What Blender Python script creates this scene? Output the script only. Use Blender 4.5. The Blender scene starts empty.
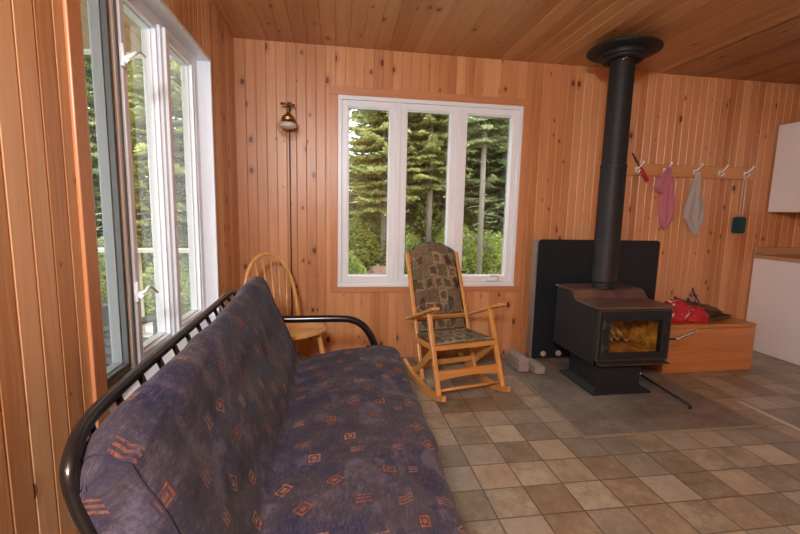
import bpy, bmesh, math, random
from mathutils import Vector, Matrix, noise
import numpy as np

random.seed(7)
SC = bpy.context.scene
COL = SC.collection
PI = math.pi

# ------------------------------------------------------------------ helpers
def link(o):
    COL.objects.link(o)
    return o

def root_of(o):
    while o.parent is not None:
        o = o.parent
    return o

def build(name, bm, mat, parent=None, smooth=False, local=False, angle=None):
    """bm as ONE mesh object. Points are given in world metres unless local=True (own frame of the thing)."""
    if parent is not None and not local:
        bmesh.ops.translate(bm, verts=bm.verts, vec=-root_of(parent).location)
    me = bpy.data.meshes.new(name)
    bmesh.ops.recalc_face_normals(bm, faces=bm.faces)
    bm.to_mesh(me)
    bm.free()
    if isinstance(mat, (list, tuple)):
        for m in mat:
            me.materials.append(m)
    else:
        me.materials.append(mat)
    if smooth:
        me.polygons.foreach_set('use_smooth', [True] * len(me.polygons))
        if angle:
            me.set_sharp_from_angle(angle=math.radians(angle))
    o = link(bpy.data.objects.new(name, me))
    if parent is not None:
        o.parent = parent
    return o

def tag(o, label=None, cat=None, group=None, kind=None):
    if label: o['label'] = label
    if cat: o['category'] = cat
    if group: o['group'] = group
    if kind: o['kind'] = kind
    return o

def thing(name, label, cat, loc=(0, 0, 0), rz=0.0, group=None, kind=None):
    o = link(bpy.data.objects.new(name, None))
    o.empty_display_size = .1
    o.location = loc
    o.rotation_euler = (0, 0, rz)
    return tag(o, label, cat, group, kind)

def dup(root, loc, rz=None, scale=None, label=None, group=None):
    r = root.copy(); COL.objects.link(r)
    r.location = loc
    if rz is not None: r.rotation_euler = (0, 0, rz)
    if scale is not None: r.scale = scale
    if label: r['label'] = label
    if group: r['group'] = group
    for ch in list(root.children):
        c = ch.copy(); COL.objects.link(c); c.parent = r
        for g in list(ch.children):
            d = g.copy(); COL.objects.link(d); d.parent = c
    return r

def B():
    return bmesh.new()

def add(bm, src, M=None):
    if M is not None:
        bmesh.ops.transform(src, matrix=M, verts=src.verts)
    me = bpy.data.meshes.new('tmp')
    src.to_mesh(me); src.free()
    bm.from_mesh(me)
    bpy.data.meshes.remove(me)
    return bm

def box(bm, lo, hi, bev=0.0, M=None, seg=2):
    t = bmesh.new()
    bmesh.ops.create_cube(t, size=1)
    s = Vector(hi) - Vector(lo); c = (Vector(hi) + Vector(lo)) / 2
    bmesh.ops.scale(t, vec=s, verts=t.verts)
    if bev > 0:
        bmesh.ops.bevel(t, geom=t.edges[:], offset=bev, segments=seg, profile=.5, affect='EDGES')
    bmesh.ops.translate(t, vec=c, verts=t.verts)
    return add(bm, t, M)

def bar(bm, p, q, w, h, bev=.003, up=(0, 0, 1)):
    """rectangular bar from p to q; w across, h along up-ish direction"""
    p, q = Vector(p), Vector(q)
    d = (q - p); L = d.length; d.normalize()
    s = d.cross(Vector(up)).normalized(); u = s.cross(d).normalized()
    M = Matrix((( s.x, d.x, u.x, (p.x + q.x) / 2), (s.y, d.y, u.y, (p.y + q.y) / 2), (s.z, d.z, u.z, (p.z + q.z) / 2), (0, 0, 0, 1)))
    return box(bm, (-w / 2, -L / 2, -h / 2), (w / 2, L / 2, h / 2), bev, M)

def smooth_path(pts, n=8):
    """Catmull-Rom through pts"""
    P = [Vector(p) for p in pts]
    out = []
    for i in range(len(P) - 1):
        p0 = P[max(i - 1, 0)]; p1 = P[i]; p2 = P[i + 1]; p3 = P[min(i + 2, len(P) - 1)]
        for k in range(n):
            t = k / n
            out.append(.5 * ((2 * p1) + (p2 - p0) * t + (2 * p0 - 5 * p1 + 4 * p2 - p3) * t * t + (3 * p1 - p0 - 3 * p2 + p3) * t ** 3))
    out.append(P[-1])
    return out

def tube(bm, pts, r, seg=12, sx=1.0):
    pts = [Vector(p) for p in pts]
    n = len(pts)
    rad = r if isinstance(r, (list, tuple)) else [r] * n
    if len(rad) != n:
        rad = [rad[0] + (rad[-1] - rad[0]) * i / (n - 1) for i in range(n)]
    t0 = (pts[1] - pts[0]).normalized()
    ref = Vector((0, 0, 1)) if abs(t0.z) < .9 else Vector((1, 0, 0))
    nrm = (ref - t0 * ref.dot(t0)).normalized()
    rings = []
    for i, p in enumerate(pts):
        if i == 0: t = t0
        elif i == n - 1: t = (pts[i] - pts[i - 1]).normalized()
        else: t = (pts[i + 1] - pts[i - 1]).normalized()
        nrm = (nrm - t * nrm.dot(t)).normalized()
        b = t.cross(nrm)
        rings.append([bm.verts.new(p + (nrm * math.cos(2 * PI * k / seg) + b * sx * math.sin(2 * PI * k / seg)) * rad[i]) for k in range(seg)])
    for i in range(n - 1):
        for k in range(seg):
            bm.faces.new((rings[i][k], rings[i][(k + 1) % seg], rings[i + 1][(k + 1) % seg], rings[i + 1][k]))
    bm.faces.new(rings[0][::-1]); bm.faces.new(rings[-1])
    return bm

def lathe(bm, prof, c=(0, 0, 0), seg=40):
    """prof: list of (r, z) about the vertical axis through c; closed by caps when r>0 at ends"""
    rings = []
    for r, z in prof:
        if r < 1e-5:
            rings.append([bm.verts.new((c[0], c[1], c[2] + z))])
        else:
            rings.append([bm.verts.new((c[0] + r * math.cos(2 * PI * k / seg), c[1] + r * math.sin(2 * PI * k / seg), c[2] + z)) for k in range(seg)])
    for a, b in zip(rings, rings[1:]):
        for k in range(seg):
            k2 = (k + 1) % seg
            if len(a) == 1 and len(b) == 1: continue
            if len(a) == 1: bm.faces.new((a[0], b[k], b[k2]))
            elif len(b) == 1: bm.faces.new((a[k], a[k2], b[0]))
            else: bm.faces.new((a[k], a[k2], b[k2], b[k]))
    if len(rings[0]) > 1: bm.faces.new(rings[0][::-1])
    if len(rings[-1]) > 1: bm.faces.new(rings[-1])
    return bm

def prism(bm, poly, axis, a, b, bev=0.0):
    """poly: 2-D outline; axis 0: (y,z) extruded x a..b; 1: (x,z) along y; 2: (x,y) along z"""
    t = bmesh.new()
    def P(p, w):
        return {0: (w, p[0], p[1]), 1: (p[0], w, p[1]), 2: (p[0], p[1], w)}[axis]
    lo = [t.verts.new(P(p, a)) for p in poly]; hi = [t.verts.new(P(p, b)) for p in poly]
    n = len(poly)
    t.faces.new(lo[::-1]); t.faces.new(hi)
    for i in range(n):
        t.faces.new((lo[i], lo[(i + 1) % n], hi[(i + 1) % n], hi[i]))
    bmesh.ops.recalc_face_normals(t, faces=t.faces)
    if bev > 0:
        bmesh.ops.bevel(t, geom=t.edges[:], offset=bev, segments=2, profile=.5, affect='EDGES')
    return add(bm, t)

def grid_surface(bm, F, nu, nv, close_u=False, uv=None):
    """F(i,j)->Vector; uv(i,j)->(u,v) optional"""
    V = [[bm.verts.new(F(i, j)) for j in range(nv)] for i in range(nu)]
    L = bm.loops.layers.uv.verify() if uv else None
    for i in range(nu if close_u else nu - 1):
        for j in range(nv - 1):
            i2 = (i + 1) % nu
            f = bm.faces.new((V[i][j], V[i2][j], V[i2][j + 1], V[i][j + 1]))
            if uv:
                ids = ((i, j), (i + 1, j), (i + 1, j + 1), (i, j + 1))
                for lp, (a, b) in zip(f.loops, ids):
                    lp[L].uv = uv(a, b)
    return V

# ------------------------------------------------------------------ node helper
class S:
    """a socket with arithmetic"""
    nt = None
    def __init__(self, s): self.s = s
    def _m(self, op, *o):
        n = S.nt.nodes.new('ShaderNodeMath'); n.operation = op
        for i, x in enumerate((self,) + o):
            if isinstance(x, S): S.nt.links.new(x.s, n.inputs[i])
            else: n.inputs[i].default_value = x
        return S(n.outputs[0])
    def __add__(a, b): return a._m('ADD', b)
    __radd__ = __add__
    def __sub__(a, b): return a._m('SUBTRACT', b)
    def __rsub__(a, b): return (a * -1) + b
    def __mul__(a, b): return a._m('MULTIPLY', b)
    __rmul__ = __mul__
    def __truediv__(a, b): return a._m('DIVIDE', b)
    def floor(a): return a._m('FLOOR')
    def frac(a): return a._m('FRACT')
    def abs(a): return a._m('ABSOLUTE')
    def sin(a): return a._m('SINE')
    def gt(a, b): return a._m('GREATER_THAN', b)
    def lt(a, b): return a._m('LESS_THAN', b)
    def max(a, b): return a._m('MAXIMUM', b)
    def min(a, b): return a._m('MINIMUM', b)
    def pow(a, b): return a._m('POWER', b)
    def step(a, lo, hi, tlo=0.0, thi=1.0):
        n = S.nt.nodes.new('ShaderNodeMapRange'); n.interpolation_type = 'SMOOTHSTEP'
        S.nt.links.new(a.s, n.inputs['Value'])
        for k, v in (('From Min', lo), ('From Max', hi), ('To Min', tlo), ('To Max', thi)):
            n.inputs[k].default_value = v
        return S(n.outputs['Result'])

def new_mat(name, rough=.5, spec=.5, metal=0.0, base=None, coat=0.0):
    m = bpy.data.materials.new(name); m.use_nodes = True
    nt = m.node_tree; S.nt = nt
    b = nt.nodes['Principled BSDF']
    b.inputs['Roughness'].default_value = rough
    b.inputs['Specular IOR Level'].default_value = spec
    b.inputs['Metallic'].default_value = metal
    if coat:
        b.inputs['Coat Weight'].default_value = coat
        b.inputs['Coat Roughness'].default_value = .2
    if base is not None:
        b.inputs['Base Color'].default_value = (*base, 1)
    return m, nt, b

def coords(kind='pos'):
    nt = S.nt
    if kind == 'pos':
        n = nt.nodes.new('ShaderNodeNewGeometry'); return n.outputs['Position']
    n = nt.nodes.new('ShaderNodeTexCoord')
    return n.outputs['Object' if kind == 'obj' else 'UV']

def xyz(sock):
    n = S.nt.nodes.new('ShaderNodeSeparateXYZ'); S.nt.links.new(sock, n.inputs[0])
    return S(n.outputs[0]), S(n.outputs[1]), S(n.outputs[2])

def vec(x, y, z=0.0):
    n = S.nt.nodes.new('ShaderNodeCombineXYZ')
    for i, v in enumerate((x, y, z)):
        if isinstance(v, S): S.nt.links.new(v.s, n.inputs[i])
        else: n.inputs[i].default_value = v
    return n.outputs[0]

def tex_noise(v, scale=5, detail=3, rough=.55, dist=0.0):
    n = S.nt.nodes.new('ShaderNodeTexNoise')
    S.nt.links.new(v, n.inputs['Vector'])
    n.inputs['Scale'].default_value = scale; n.inputs['Detail'].default_value = detail
    n.inputs['Roughness'].default_value = rough; n.inputs['Distortion'].default_value = dist
    return S(n.outputs[0])

def white(v):
    n = S.nt.nodes.new('ShaderNodeTexWhiteNoise'); n.noise_dimensions = '3D'
    S.nt.links.new(v, n.inputs['Vector'])
    return S(n.outputs['Value']), n.outputs['Color']

def voronoi(v, scale, rnd=1.0, feature='F1'):
    n = S.nt.nodes.new('ShaderNodeTexVoronoi'); n.voronoi_dimensions = '2D'; n.feature = feature
    S.nt.links.new(v, n.inputs['Vector'])
    n.inputs['Scale'].default_value = scale; n.inputs['Randomness'].default_value = rnd
    return S(n.outputs['Distance']), n.outputs.get('Color')

def mix(f, a, b, mode='MIX'):
    n = S.nt.nodes.new('ShaderNodeMix'); n.data_type = 'RGBA'; n.blend_type = mode
    for k, x in ((0, f), (6, a), (7, b)):
        s = n.inputs[k]
        if isinstance(x, S): S.nt.links.new(x.s, s)
        elif isinstance(x, bpy.types.NodeSocket): S.nt.links.new(x, s)
        elif k == 0: s.default_value = x
        else: s.default_value = (*x, 1) if len(x) == 3 else x
    return n.outputs[2]

def ramp(f, stops):
    n = S.nt.nodes.new('ShaderNodeValToRGB')
    S.nt.links.new(f.s, n.inputs[0])
    e = n.color_ramp.elements
    while len(e) < len(stops): e.new(.5)
    for x, (p, c) in zip(e, stops):
        x.position = p; x.color = (*c, 1)
    return n.outputs[0]

def bump(b, h, strength=.3, dist=.01):
    n = S.nt.nodes.new('ShaderNodeBump'); n.inputs['Strength'].default_value = strength
    n.inputs['Distance'].default_value = dist
    S.nt.links.new(h.s, n.inputs['Height']); S.nt.links.new(n.outputs[0], b.inputs['Normal'])

def setc(b, c): S.nt.links.new(c, b.inputs['Base Color'])
def setr(b, r): S.nt.links.new(r.s, b.inputs['Roughness'])

# ------------------------------------------------------------------ materials
BW = .072
def mat_boards(name, u_ax, v_ax, light, mid, dark, width=BW, rough=.36, knot=1.0, off=0.0):
    m, nt, b = new_mat(name, rough, .45)
    P = xyz(coords('pos'))
    u, v = P[u_ax], P[v_ax]
    bid = ((u + off) / width).floor()
    r1, _ = white(vec(bid, 3.3, off))
    r2, _ = white(vec(bid, 9.1, off + 1))
    warp = tex_noise(vec(u * 9, v * 1.6 + r1 * 40, bid * .37), 1.0, 2)
    g = tex_noise(vec(u * 95 + warp * 7, v * 2.2 + r1 * 31, bid * 1.7), 1.0, 4, .6)
    g2 = tex_noise(vec(u * 14, v * .9 + r2 * 17, bid), 1.0, 3, .5)
    c = ramp(g * .45 + g2 * .38 + r2 * .34 - .04, [(.30, dark), (.52, mid), (.76, light)])
    c = mix((r1 - .5).max(0.0) * .35, c, dark)
    # knots, each board its own
    kd, kc = voronoi(vec(u * 1.0 + bid * 13.7, v * .62 + r2 * 9), 6.4)
    kr = S(nt.nodes.new('ShaderNodeSeparateColor').outputs[0])
    nt.links.new(kc, kr.s.node.inputs[0])
    wob = tex_noise(vec(u * 60, v * 60, 0), 1.0, 2) * .02
    rad = ((kr - .36).max(0.0).pow(1.8) * .20 + .016) * knot
    kk = kd + wob - .01
    core = (kk - rad) 
    core = core.step(-.012, .016, 1.0, 0.0) * kr.gt(.38)
    halo = (kk - rad * 2.1).step(-.02, .05, 1.0, 0.0) * kr.gt(.38)
    c = mix(halo * .30, c, (dark[0] * .75, dark[1] * .58, dark[2] * .5))
    c = mix(core * .9, c, (.085, .022, .008))
    setc(b, c)
    bump(b, g, .08, .004)
    return m

PL, PM, PD = (.66, .335, .185), (.52, .235, .115), (.36, .135, .055)
M = {}
M['wall_back'] = mat_boards('pine boards back', 0, 2, (.67, .345, .165), (.56, .255, .108), (.41, .16, .06))
M['wall_left'] = mat_boards('pine boards left', 1, 2, (.76, .45, .235), (.64, .335, .155), (.44, .185, .07), off=.02)
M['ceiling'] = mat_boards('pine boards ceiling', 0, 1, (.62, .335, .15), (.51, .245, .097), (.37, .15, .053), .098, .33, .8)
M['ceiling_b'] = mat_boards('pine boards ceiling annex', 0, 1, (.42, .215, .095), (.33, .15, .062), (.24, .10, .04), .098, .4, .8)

def mat_wood(name, light, dark, ax=2, scale=40, rough=.35, coord='obj', stretch=.06, spec=.45):
    m, nt, b = new_mat(name, rough, spec)
    P = list(xyz(coords(coord)))
    P[ax] = P[ax] * stretch
    w = tex_noise(vec(*P), scale * .25, 2)
    g = tex_noise(vec(*P), scale, 4, .6, 1.2)
    setc(b, ramp(g * .7 + w * .35, [(.3, dark), (.72, light)]))
    bump(b, g, .05, .003)
    return m
M['trim'] = mat_wood('pine casing', (.60, .27, .12), (.47, .19, .08), 2, 50, .34)
M['trim_h'] = mat_wood('pine casing horizontal', (.58, .26, .12), (.45, .185, .08), 0, 50, .34)
M['oak'] = mat_wood('golden oak', (.68, .34, .10), (.50, .215, .055), 2, 45, .3)
M['oak_h'] = mat_wood('golden oak across', (.66, .33, .10), (.48, .205, .05), 0, 45, .3)
M['oak_y'] = mat_wood('golden oak lengthwise', (.66, .33, .10), (.48, .205, .05), 1, 45, .3)
M['maple'] = mat_wood('honey beech', (.68, .37, .125), (.54, .26, .075), 2, 40, .28)
M['bench'] = mat_wood('varnished pine chest', (.55, .225, .072), (.39, .135, .038), 0, 26, .32, stretch=.05)
M['rack'] = mat_wood('pine coat rail', (.64, .32, .12), (.52, .23, .08), 0, 40, .35)
M['bark'] = mat_wood('dry bark', (.14, .075, .04), (.045, .022, .012), 0, 30, .85, stretch=.2, spec=.2)
M['counter'] = mat_wood('beech worktop', (.52, .33, .19), (.40, .24, .13), 0, 40, .35)
M['decking'] = mat_wood('weathered decking', (.62, .60, .57), (.48, .46, .43), 1, 30, .5)
M['railwood'] = mat_wood('weathered rail', (.66, .62, .52), (.50, .46, .38), 0, 30, .6)
M['porch'] = mat_wood('porch ceiling boards', (.46, .33, .19), (.34, .23, .12), 1, 30, .6)

def plain(name, c, rough=.5, spec=.5, metal=0.0, vary=.06, scale=12, bmp=0.0, coat=0.0):
    m, nt, b = new_mat(name, rough, spec, metal, None, coat)
    n = tex_noise(coords('obj'), scale, 4)
    setc(b, mix(n, tuple(x * (1 - vary) for x in c), tuple(min(1, x * (1 + vary)) for x in c)))
    if bmp: bump(b, n, bmp, .01)
    return m
M['vinyl'] = plain('white vinyl window', (.79, .82, .86), .3, .5, 0, .015)
M['gasket'] = plain('grey weatherstrip', (.135, .145, .155), .45, .4)
M['gasket_l'] = plain('pale grey channel', (.34, .36, .38), .45, .4)
M['white_metal'] = plain('white enamel', (.78, .77, .75), .25, .5)
M['black_tube'] = plain('black gloss tube', (.008, .008, .009), .2, .6, 0, .1)
M['stove'] = plain('black stove steel', (.016, .017, .020), .55, .3, 0, .35, 6, .05)
M['stove_edge'] = plain('dark worn iron', (.045, .038, .036), .42, .5, .2, .3, 9)
M['pipe'] = plain('matt black flue', (.014, .014, .016), .55, .3, 0, .15)
M['shield'] = plain('charcoal sheet metal', (.011, .014, .019), .5, .3, 0, .25, 3)
M['shield_edge'] = plain('dull galvanised edge', (.20, .165, .14), .5, .4)
M['steel'] = plain('bright steel', (.62, .62, .62), .25, .5, 1.0)
M['brass'] = plain('brass', (.42, .26, .08), .35, .5, 1.0, .1)
M['old_brass'] = plain('tarnished brass', (.13, .075, .03), .35, .5, .8, .2)
M['copper'] = plain('dull copper pipe', (.07, .03, .018), .4, .5, .6, .2)
M['cab'] = plain('white melamine', (.78, .80, .84), .3, .5, 0, .015)
M['concrete'] = plain('grey concrete', (.31, .27, .235), .85, .2, 0, .22, 22, .3)
M['fawn'] = plain('pale ceramic', (.42, .30, .22), .5, .4)
M['red'] = plain('red plastic', (.42, .015, .02), .35, .5)
M['teal'] = plain('dark teal plastic', (.004, .055, .062), .4, .5)
M['wire'] = plain('pale wire', (.50, .44, .40), .3, .5, .6)
M['iron'] = plain('black iron', (.015, .014, .014), .5, .4)
M['rubber'] = plain('black rubber', (.02, .02, .02), .7, .3)
M['strip'] = plain('pale floor strip', (.46, .44, .42), .35, .5)
M['rock'] = plain('reddish rock', (.22, .13, .10), .9, .2, 0, .5, 5, .5)
M['trunk'] = plain('grey spruce bark', (.19, .155, .125), .9, .2, 0, .4, 14, .5)
M['trunk_pale'] = plain('pale grey bark', (.22, .19, .16), .9, .2, 0, .3, 14, .4)
M['chairgrey'] = plain('grey resin', (.10, .105, .11), .5, .4)
M['mixedbag'] = None

# rust-browned stove top
m, nt, b = new_mat('heat browned steel', .42, .45)
n = tex_noise(coords('obj'), 7, 5, .6)
setc(b, ramp(n, [(.3, (.055, .034, .028)), (.5, (.115, .066, .050)), (.72, (.17, .10, .075))])); setr(b, n * .3 + .28)
M['stove_top'] = m

# vinyl floor tiles
m, nt, b = new_mat('stone tile vinyl', .3, .45)
px, py, pz = xyz(coords('pos'))
tu = (px - .643) / .1872; tv = (py - 2.150) / .1775
iu, iv = tu.floor(), tv.floor()
fu, fv = tu.frac(), tv.frac()
r1, _ = white(vec(iu, iv, 1.0)); r2, _ = white(vec(iu, iv, 5.0))
n1 = tex_noise(vec(px + r1 * 30, py + r2 * 30, 0), 9, 5, .62)
n2 = tex_noise(vec(px, py + r1 * 20, r2 * 9), 42, 4, .65)
nb = tex_noise(vec(px, py, 3), 1.1, 2)
tone = r1 * .38 + n1 * .72 + n2 * .42 - .26
c = ramp(tone, [(.14, (.115, .096, .066)), (.40, (.215, .182, .131)), (.60, (.34, .297, .22)), (.84, (.44, .39, .30))])
c = mix(r2.gt(.66) * .24, c, (.25, .145, .08))
c = mix(r2.lt(.25) * .4, c, (.20, .185, .165))
d = (fu - .5).abs().max((fv - .5).abs())
edge = d.step(.474, .488)
c = mix(edge * .8, c, (.075, .055, .042))
setc(b, c); setr(b, n2 * .18 + .24)
bump(b, edge * -1.0 + n2 * .25, .22, .003)
M['floor'] = m

# hearth slab
m, nt, b = new_mat('grey brown hearth slab', .5, .4)
n1 = tex_noise(coords('obj'), 4, 5, .65); n2 = tex_noise(coords('obj'), 30, 4, .7)
setc(b, ramp(n1 * .7 + n2 * .4, [(.32, (.075, .062, .050)), (.5, (.135, .115, .095)), (.68, (.215, .19, .16))]))
bump(b, n2, .2, .004)
M['hearth'] = m
M['hearth_edge'] = plain('tan slab edging', (.24, .19, .13), .5, .4, 0, .2)

# futon cover
m, nt, b = new_mat('printed futon cotton', .85, .15)
u, v, _ = xyz(coords('uv'))
n1 = tex_noise(vec(u, v, 0), 7, 4, .6, .6)
n2 = tex_noise(vec(u * 3, v, 2), 26, 4, .65)
n3 = tex_noise(vec(u, v * 4, 7), 60, 3, .6)
n4 = tex_noise(vec(u, v, 9), 3.2, 3)
c = ramp(n1 * .75 + n2 * .42 - .08, [(.36, (.012, .013, .042)), (.46, (.030, .027, .058)), (.55, (.052, .040, .050)), (.68, (.115, .098, .130))])
c = mix(n4.step(.44, .58) * .55, c, (.060, .046, .042))
n5 = tex_noise(vec(u, v, 31), 9, 4, .6)
c = mix(n5.step(.53, .64) * .6, c, (.120, .104, .140))
c = mix(n5.step(.46, .34) * .65, c, (.018, .018, .040))
n6 = tex_noise(vec(u * 4, v * .8, 41), 55, 3, .7)
c = mix(n3.step(.42, .64) * .45, c, (.020, .020, .045))
c = mix(n6.step(.50, .68) * .35, c, (.15, .13, .165))
row = (v / .118).floor()
cu = u / .135 + (row * .5).frac() * 1.0 + row * .13
cid = cu.floor()
a, _ = white(vec(cid, row, 2.0)); j1, _ = white(vec(cid, row, 4.0)); j2, _ = white(vec(cid, row, 6.0)); j3, _ = white(vec(cid, row, 8.0))
lu = (cu.frac() - .5 + (j1 - .5) * .45) * .135
lv = ((v / .118).frac() - .5 + (j2 - .5) * .4) * .118
au, av = lu.abs(), lv.abs()
stripes = au.lt(.021) * av.lt(.0165) * ((lv * (2 * PI / .0118)).sin()).gt(.05)
dsq = au.max(av)
square = dsq.lt(.0185) * (dsq.gt(.0130) + dsq.lt(.007)).min(1.0)
ddi = au + av
diam = ddi.lt(.028) * (ddi.gt(.021) + ddi.lt(.012)).min(1.0)
mot = stripes * a.lt(.36) + square * a.gt(.36) * a.lt(.58) + diam * a.gt(.58) * a.lt(.82)
fade = tex_noise(vec(u, v, 4), 120, 3).step(.30, .62)
mc = mix(j3, (.26, .075, .028), (.42, .225, .125))
hal = dsq.lt(.024) * a.gt(.36) * a.lt(.82) * .6
c = mix(hal, c, (.060, .026, .026))
c = mix(mot.min(1.0) * fade * .85, c, mc)
c = mix(tex_noise(vec(u * 1.4, v, 21), 13, 5, .7).step(.46, .66) * .5, c, (.028, .026, .045))
setc(b, c)
b.inputs['Sheen Weight'].default_value = .06
bump(b, n2 + n3 * .5, .18, .004)
M['futon'] = m

# tapestry on the rocker
m, nt, b = new_mat('cottage tapestry', .9, .1)
x, y, z = xyz(coords('uv'))
wx = tex_noise(vec(x, y, 11), 22, 3); wy = tex_noise(vec(x, y, 17), 22, 3)
x = x + (wx - .5) * .06; y = y + (wy - .5) * .05
def blocks(sx, sy, seed):
    q = x / sx + ((y / sy).floor() * .37); 
    w, _c = white(vec(q.floor(), (y / sy).floor(), seed))
    eu = (q.frac() - .5).abs(); ev = ((y / sy).frac() - .5).abs()
    return w, eu, ev
w1, e1, f1 = blocks(.075, .085, 1.0)
w2, e2, f2 = blocks(.032, .04, 2.0)
nn = tex_noise(vec(x, y, 0), 55, 4, .7); n0 = tex_noise(vec(x, y, 5), 14, 3)
c = ramp(w1 * .45 + nn * .45 + n0 * .35 - .08, [(.2, (.09, .065, .042)), (.45, (.19, .14, .085)), (.62, (.33, .25, .16)), (.85, (.17, .155, .10))])
win = (e1.max(f1)).lt(.30) * w1.gt(.3)
c = mix(win * .75, c, ramp(w2, [(.2, (.028, .022, .018)), (.5, (.09, .028, .022)), (.8, (.05, .05, .035))]))
pane = (e1.max(f1)).lt(.15) * w1.gt(.55)
c = mix(pane * .6, c, (.26, .16, .09))
c = mix((e1.max(f1)).gt(.45) * .25, c, (.035, .028, .02))
w3, e3, f3 = blocks(.115, .15, 3.0)
c = mix((e3 * e3 + f3 * f3 * .5).lt(.045) * w3.gt(.45) * .7, c, (.035, .028, .024))
c = mix(n0.step(.5, .7) * .55, c, (.055, .055, .03))
setc(b, c); bump(b, nn, .3, .003)
M['tapestry'] = m

# towels, bag
def mat_towel(name, base, line, per):
    m, nt, b = new_mat(name, .95, .1)
    u, v, _ = xyz(coords('uv'))
    f = (u / per).frac(); n = tex_noise(vec(u, v, 0), 160, 2)
    c = mix(((f - .5).abs().lt(.12)) * .55, base, line)
    c = mix(n * .25, c, tuple(q * .75 for q in base))
    setc(b, c); bump(b, n, .3, .003)
    b.inputs['Sheen Weight'].default_value = .3
    return m
M['pink'] = mat_towel('pink terry', (.80, .33, .42), (.74, .28, .37), .03)
M['grey_towel'] = mat_towel('grey striped tea towel', (.76, .73, .69), (.42, .43, .45), .018)
m, nt, b = new_mat('red printed wrapping', .35, .5)
u, v, _ = xyz(coords('obj'))
n = tex_noise(coords('obj'), 8, 2)
s_ = ((u * 1.0 + v * .7 + n * .12) / .075).frac()
_, _, zz = xyz(coords('obj'))
wm = s_.lt(.22) * tex_noise(coords('obj'), 11, 1).gt(.50) * zz.gt(.03)
setc(b, mix(wm * .9, (.42, .012, .018), (.62, .58, .58)))
M['redbag'] = m
m, nt, b = new_mat('red white navy print', .4, .5)
u, v, w_ = xyz(coords('obj'))
s_ = ((w_ + u * 1.6) / .05).frac()
n = tex_noise(coords('obj'), 26, 2)
c = mix(s_.lt(.30), (.33, .015, .03), (.55, .50, .55))
c = mix(n.gt(.56) * .9, c, (.035, .03, .075))
setc(b, c); M['print'] = m

# window glass: thin pane, mostly clear with a real reflection
def mat_glass(name, tint=(1, 1, 1), refl=1.0):
    m = bpy.data.materials.new(name); m.use_nodes = True
    nt = m.node_tree; S.nt = nt
    nt.nodes.clear()
    out = nt.nodes.new('ShaderNodeOutputMaterial')
    tr = nt.nodes.new('ShaderNodeBsdfTransparent'); tr.inputs[0].default_value = (*tint, 1)
    gl = nt.nodes.new('ShaderNodeBsdfGlossy'); gl.inputs['Roughness'].default_value = .02
    fr = nt.nodes.new('ShaderNodeFresnel'); ge = nt.nodes.new('ShaderNodeNewGeometry')
    io = S(ge.outputs['Backfacing']) * (1 / 1.45 - 1.45) + 1.45
    nt.links.new(io.s, fr.inputs[0])
    mx = nt.nodes.new('ShaderNodeMixShader')
    f = S(fr.outputs[0]) * refl
    nt.links.new(f.s, mx.inputs[0]); nt.links.new(tr.outputs[0], mx.inputs[1]); nt.links.new(gl.outputs[0], mx.inputs[2])
    nt.links.new(mx.outputs[0], out.inputs[0])
    return m
M['glass'] = mat_glass('window pane', (.94, .96, .95))
M['globe'] = mat_glass('lamp globe glass', (.93, .90, .84), 1.0)
M['stoveglass'] = mat_glass('sooty stove glass', (.93, .82, .58), 1.2)
# firebox contents; firebrick colour brightened to imitate reflection in the door glass
m, nt, b = new_mat('reflection-lightened firebrick', .8, .2)
n = tex_noise(coords('obj'), 16, 5, .7)
setc(b, ramp(n, [(.3, (.10, .065, .03)), (.48, (.45, .30, .12)), (.66, (.80, .66, .40))]))
M['firebrick'] = m
m, nt, b = new_mat('charred log', .9, .2)
n = tex_noise(coords('obj'), 30, 5, .7)
setc(b, ramp(n, [(.35, (.06, .05, .035)), (.52, (.30, .24, .16)), (.68, (.75, .68, .55))]))
M['ash'] = m

# foliage
def mat_leaf(name, cols, scale=1.5):
    m, nt, b = new_mat(name, .7, .2)
    n = tex_noise(coords('pos'), scale, 4, .65)
    c = ramp(n, [(.28, cols[0]), (.5, cols[1]), (.72, cols[2])])
    setc(b, c)
    out = nt.nodes['Material Output']
    tl = nt.nodes.new('ShaderNodeBsdfTranslucent'); nt.links.new(c, tl.inputs[0])
    mx = nt.nodes.new('ShaderNodeMixShader'); mx.inputs[0].default_value = .42
    nt.links.new(b.outputs[0], mx.inputs[1]); nt.links.new(tl.outputs[0], mx.inputs[2])
    nt.links.new(mx.outputs[0], out.inputs[0])
    return m
M['spruce'] = mat_leaf('spruce needles', [(.18, .21, .095), (.40, .42, .165), (.66, .64, .27)], 2.0)
M['spruce_dark'] = mat_leaf('dark spruce needles', [(.13, .16, .09), (.28, .32, .16), (.47, .50, .25)], 1.6)
M['shrub'] = mat_leaf('bright undergrowth', [(.17, .23, .06), (.40, .46, .13), (.66, .66, .22)], 4.0)
m, nt, b = new_mat('forest floor', .95, .1)
n = tex_noise(coords('pos'), 3.0, 5, .65); n2 = tex_noise(coords('pos'), 20, 4, .7)
setc(b, ramp(n * .6 + n2 * .45, [(.32, (.07, .075, .03)), (.5, (.16, .17, .06)), (.66, (.22, .15, .09)), (.8, (.34, .30, .24))]))
bump(b, n2, .5, .05)
M['ground'] = m
m, nt, b = new_mat('pale gravel', .9, .1)
n = tex_noise(coords('pos'), 45, 3, .7)
setc(b, ramp(n, [(.3, (.42, .40, .38)), (.7, (.72, .70, .68))])); bump(b, n, .4, .02)
M['gravel'] = m

# ------------------------------------------------------------------ room shell
XL, YB, H = -.72, 3.327, 2.41
XR, YF = 4.46, -2.6

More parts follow.
